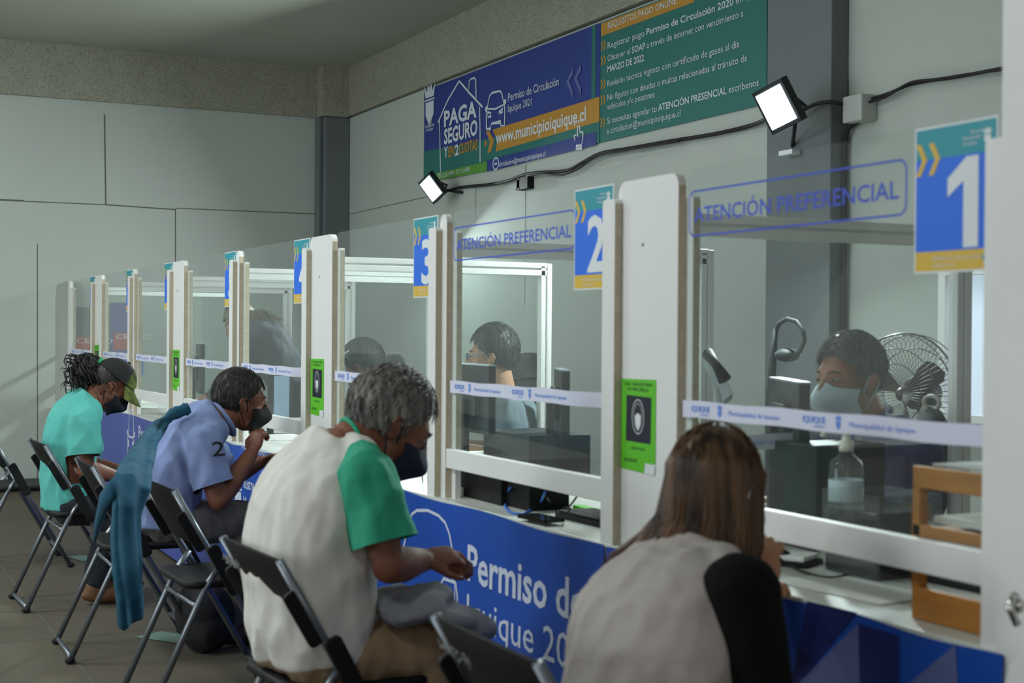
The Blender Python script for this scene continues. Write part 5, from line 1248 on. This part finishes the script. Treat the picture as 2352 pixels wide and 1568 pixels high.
# office chairs
def office_chair(px, py, Y, yaw, w_, h_, label):
    c = P(px, py, Y=Y); t = thing('office_chair', label, 'chair', (c.x, c.y, 0), 'office chairs of the clerks'); R_ = Matrix.Translation(c) @ Matrix.Rotation(yaw, 4, 'Z')
    b = MB(); pts = rrect(-w_ / 2, -h_ / 2, w_ / 2, h_ / 2, w_ * .42, 8); b.loft([[R_ @ V((x * q, y + .03 * (x / w_) ** 2, z * q)) for x, z in pts] for q, y in ((.9, -.02), (1, -.01), (1, .015), (.92, .03), (.5, .035))]); b.build('backrest', mat('chair_fabric_black', (30, 32, 34), .9), t)
    fw = R_.to_3x3() @ V((0, 1, 0)); s_ = V((c.x, c.y, .46)) - fw * .26
    b = MB(); b.ell(s_, (.22, .22, .04)); b.build('seat', mat('chair_fabric_black', (30, 32, 34)), t)
    b = MB(); b.tube([c + V((0, 0, -.05)) + fw * .03, V((c.x, c.y, .5)) + fw * .04, V((c.x, c.y, .44)) - fw * .1], .016); b.tube([s_, V((s_.x, s_.y, .1))], .025)
    for k in range(5): a = k * 1.257; b.tube([V((s_.x, s_.y, .11)), V((s_.x + .26 * math.cos(a), s_.y + .26 * math.sin(a), .055))], [.02, .012]); b.ell(V((s_.x + .26 * math.cos(a), s_.y + .26 * math.sin(a), .028)), (.022, .022, .028))
    b.build('base', BLACK, t)
    return t
office_chair(1212, 868, 1.45, math.radians(-60), .34, .26, 'black office chair back to the right of the clerk with glasses')
office_chair(902, 856, 1.50, math.radians(-50), .26, .26, 'black office chair back beside the clerk with the face shield')
office_chair(2132, 1062, 1.35, math.radians(-30), .30, .36, 'black office chair with a light ring on top, right of the fan')
q = P(2140, 925, Y=1.33); b = MB(); b.tube([q + V((.035 * math.cos(a) - .0, .0, .022 * math.sin(a))) for a in [k * .5 for k in range(13)]], .007, 8, closed=True); own(b, 'ring_handle', mat('handle_beige', (150, 146, 130), .5), 'pale ring shaped handle on the black chair right of the fan', 'handle')
# hoop and pole in front of the grey pillar
t = thing('hoop_stand', 'dark pole with a curved hoop in front of the grey pillar', 'stand', P(1775, 900, Y=1.9).xy.to_3d())
b = MB(); p0 = P(1772, 960, Y=1.9); b.tube([V((p0.x, p0.y, 0)), P(1770, 900, Y=1.9), P(1776, 820, Y=1.9), P(1782, 755, Y=1.9)], [.02, .02, .016, .012]); b.build('pole', mat('dark_slate', (60, 66, 70), .6), t)
b = MB(); b.tube([P(*a, Y=1.9) for a in ((1780, 765), (1790, 742), (1808, 732), (1830, 738), (1845, 758), (1848, 782), (1838, 806), (1822, 816), (1800, 818))], .010); b.build('hoop', mat('dark_slate', (60, 66, 70)), t)
b = MB(); b.ell(P(1808, 815, Y=1.9), (.06, .05, .03)); b.build('clamp', mat('dark_slate', (60, 66, 70)), t)
# telephone stand left of window 1
t = thing('desk_telephone', 'grey and black telephone standing upright at the left of window 1', 'telephone', P(1640, 900, Y=.9).xy.to_3d() + V((0, 0, ZT)))
R_ = lambda px, py, Y=.72: P(px, py, Y=Y)
b = MB(); b.tube([R_(1622, 815), R_(1648, 865), R_(1672, 918)], [.035, .035, .035], 4, flat=.4, smooth=False); b.tube([R_(1655, 890), V((R_(1655, 890).x, .74, ZT + .01))], .02); b.build('body', mat('phone_grey', (150, 156, 158), .4), t)
b = MB(); b.tube([R_(1626, 812, .69), R_(1645, 838, .68), R_(1665, 872, .69)], [.02, .014, .022], 10); b.build('handset', BLACK, t)
# clipboards / leaflets on the floor and rag
def litter(px, py, sx, sy, rot, col, label, name='leaflet'):
    c = P(px, py, Z=.002); b = MB(); b.prism([(-sx, -sy), (sx, -sy * .8), (sx, sy), (-sx * .9, sy)], -.002, V((c.x, c.y, .003)), V((math.cos(rot), math.sin(rot), 0)), V((-math.sin(rot), math.cos(rot), 0))); return own(b, name, col, label, 'leaflet')
litter(395, 1465, .14, .07, .6, mat('leaflet_teal', (112, 140, 126), .6), 'green and white leaflet on the floor near the feet of the person in light blue'); litter(190, 1282, .10, .05, .2, mat('leaflet_teal', (80, 150, 130)), 'pale green leaflet on the floor under the seat of the person with the cap')
t = thing('backpack', 'dark bag on the floor under the empty chair', 'bag', P(470, 1430, Z=0).xy.to_3d()); c = P(470, 1425, Z=.12); b = MB(); b.ell(V((c.x, c.y, .14)), (.16, .11, .14)); b.ell(V((c.x + .05, c.y - .02, .20)), (.12, .09, .10)); merge(b, 'bag_body', mat('bag_black', (22, 22, 24), .85), t, .012, 2, .012)
b = MB(); b.tube([(c.x - .05, c.y, .27), (c.x, c.y - .02, .33), (c.x + .06, c.y, .28)], .008); b.build('handle', BLACK, t)
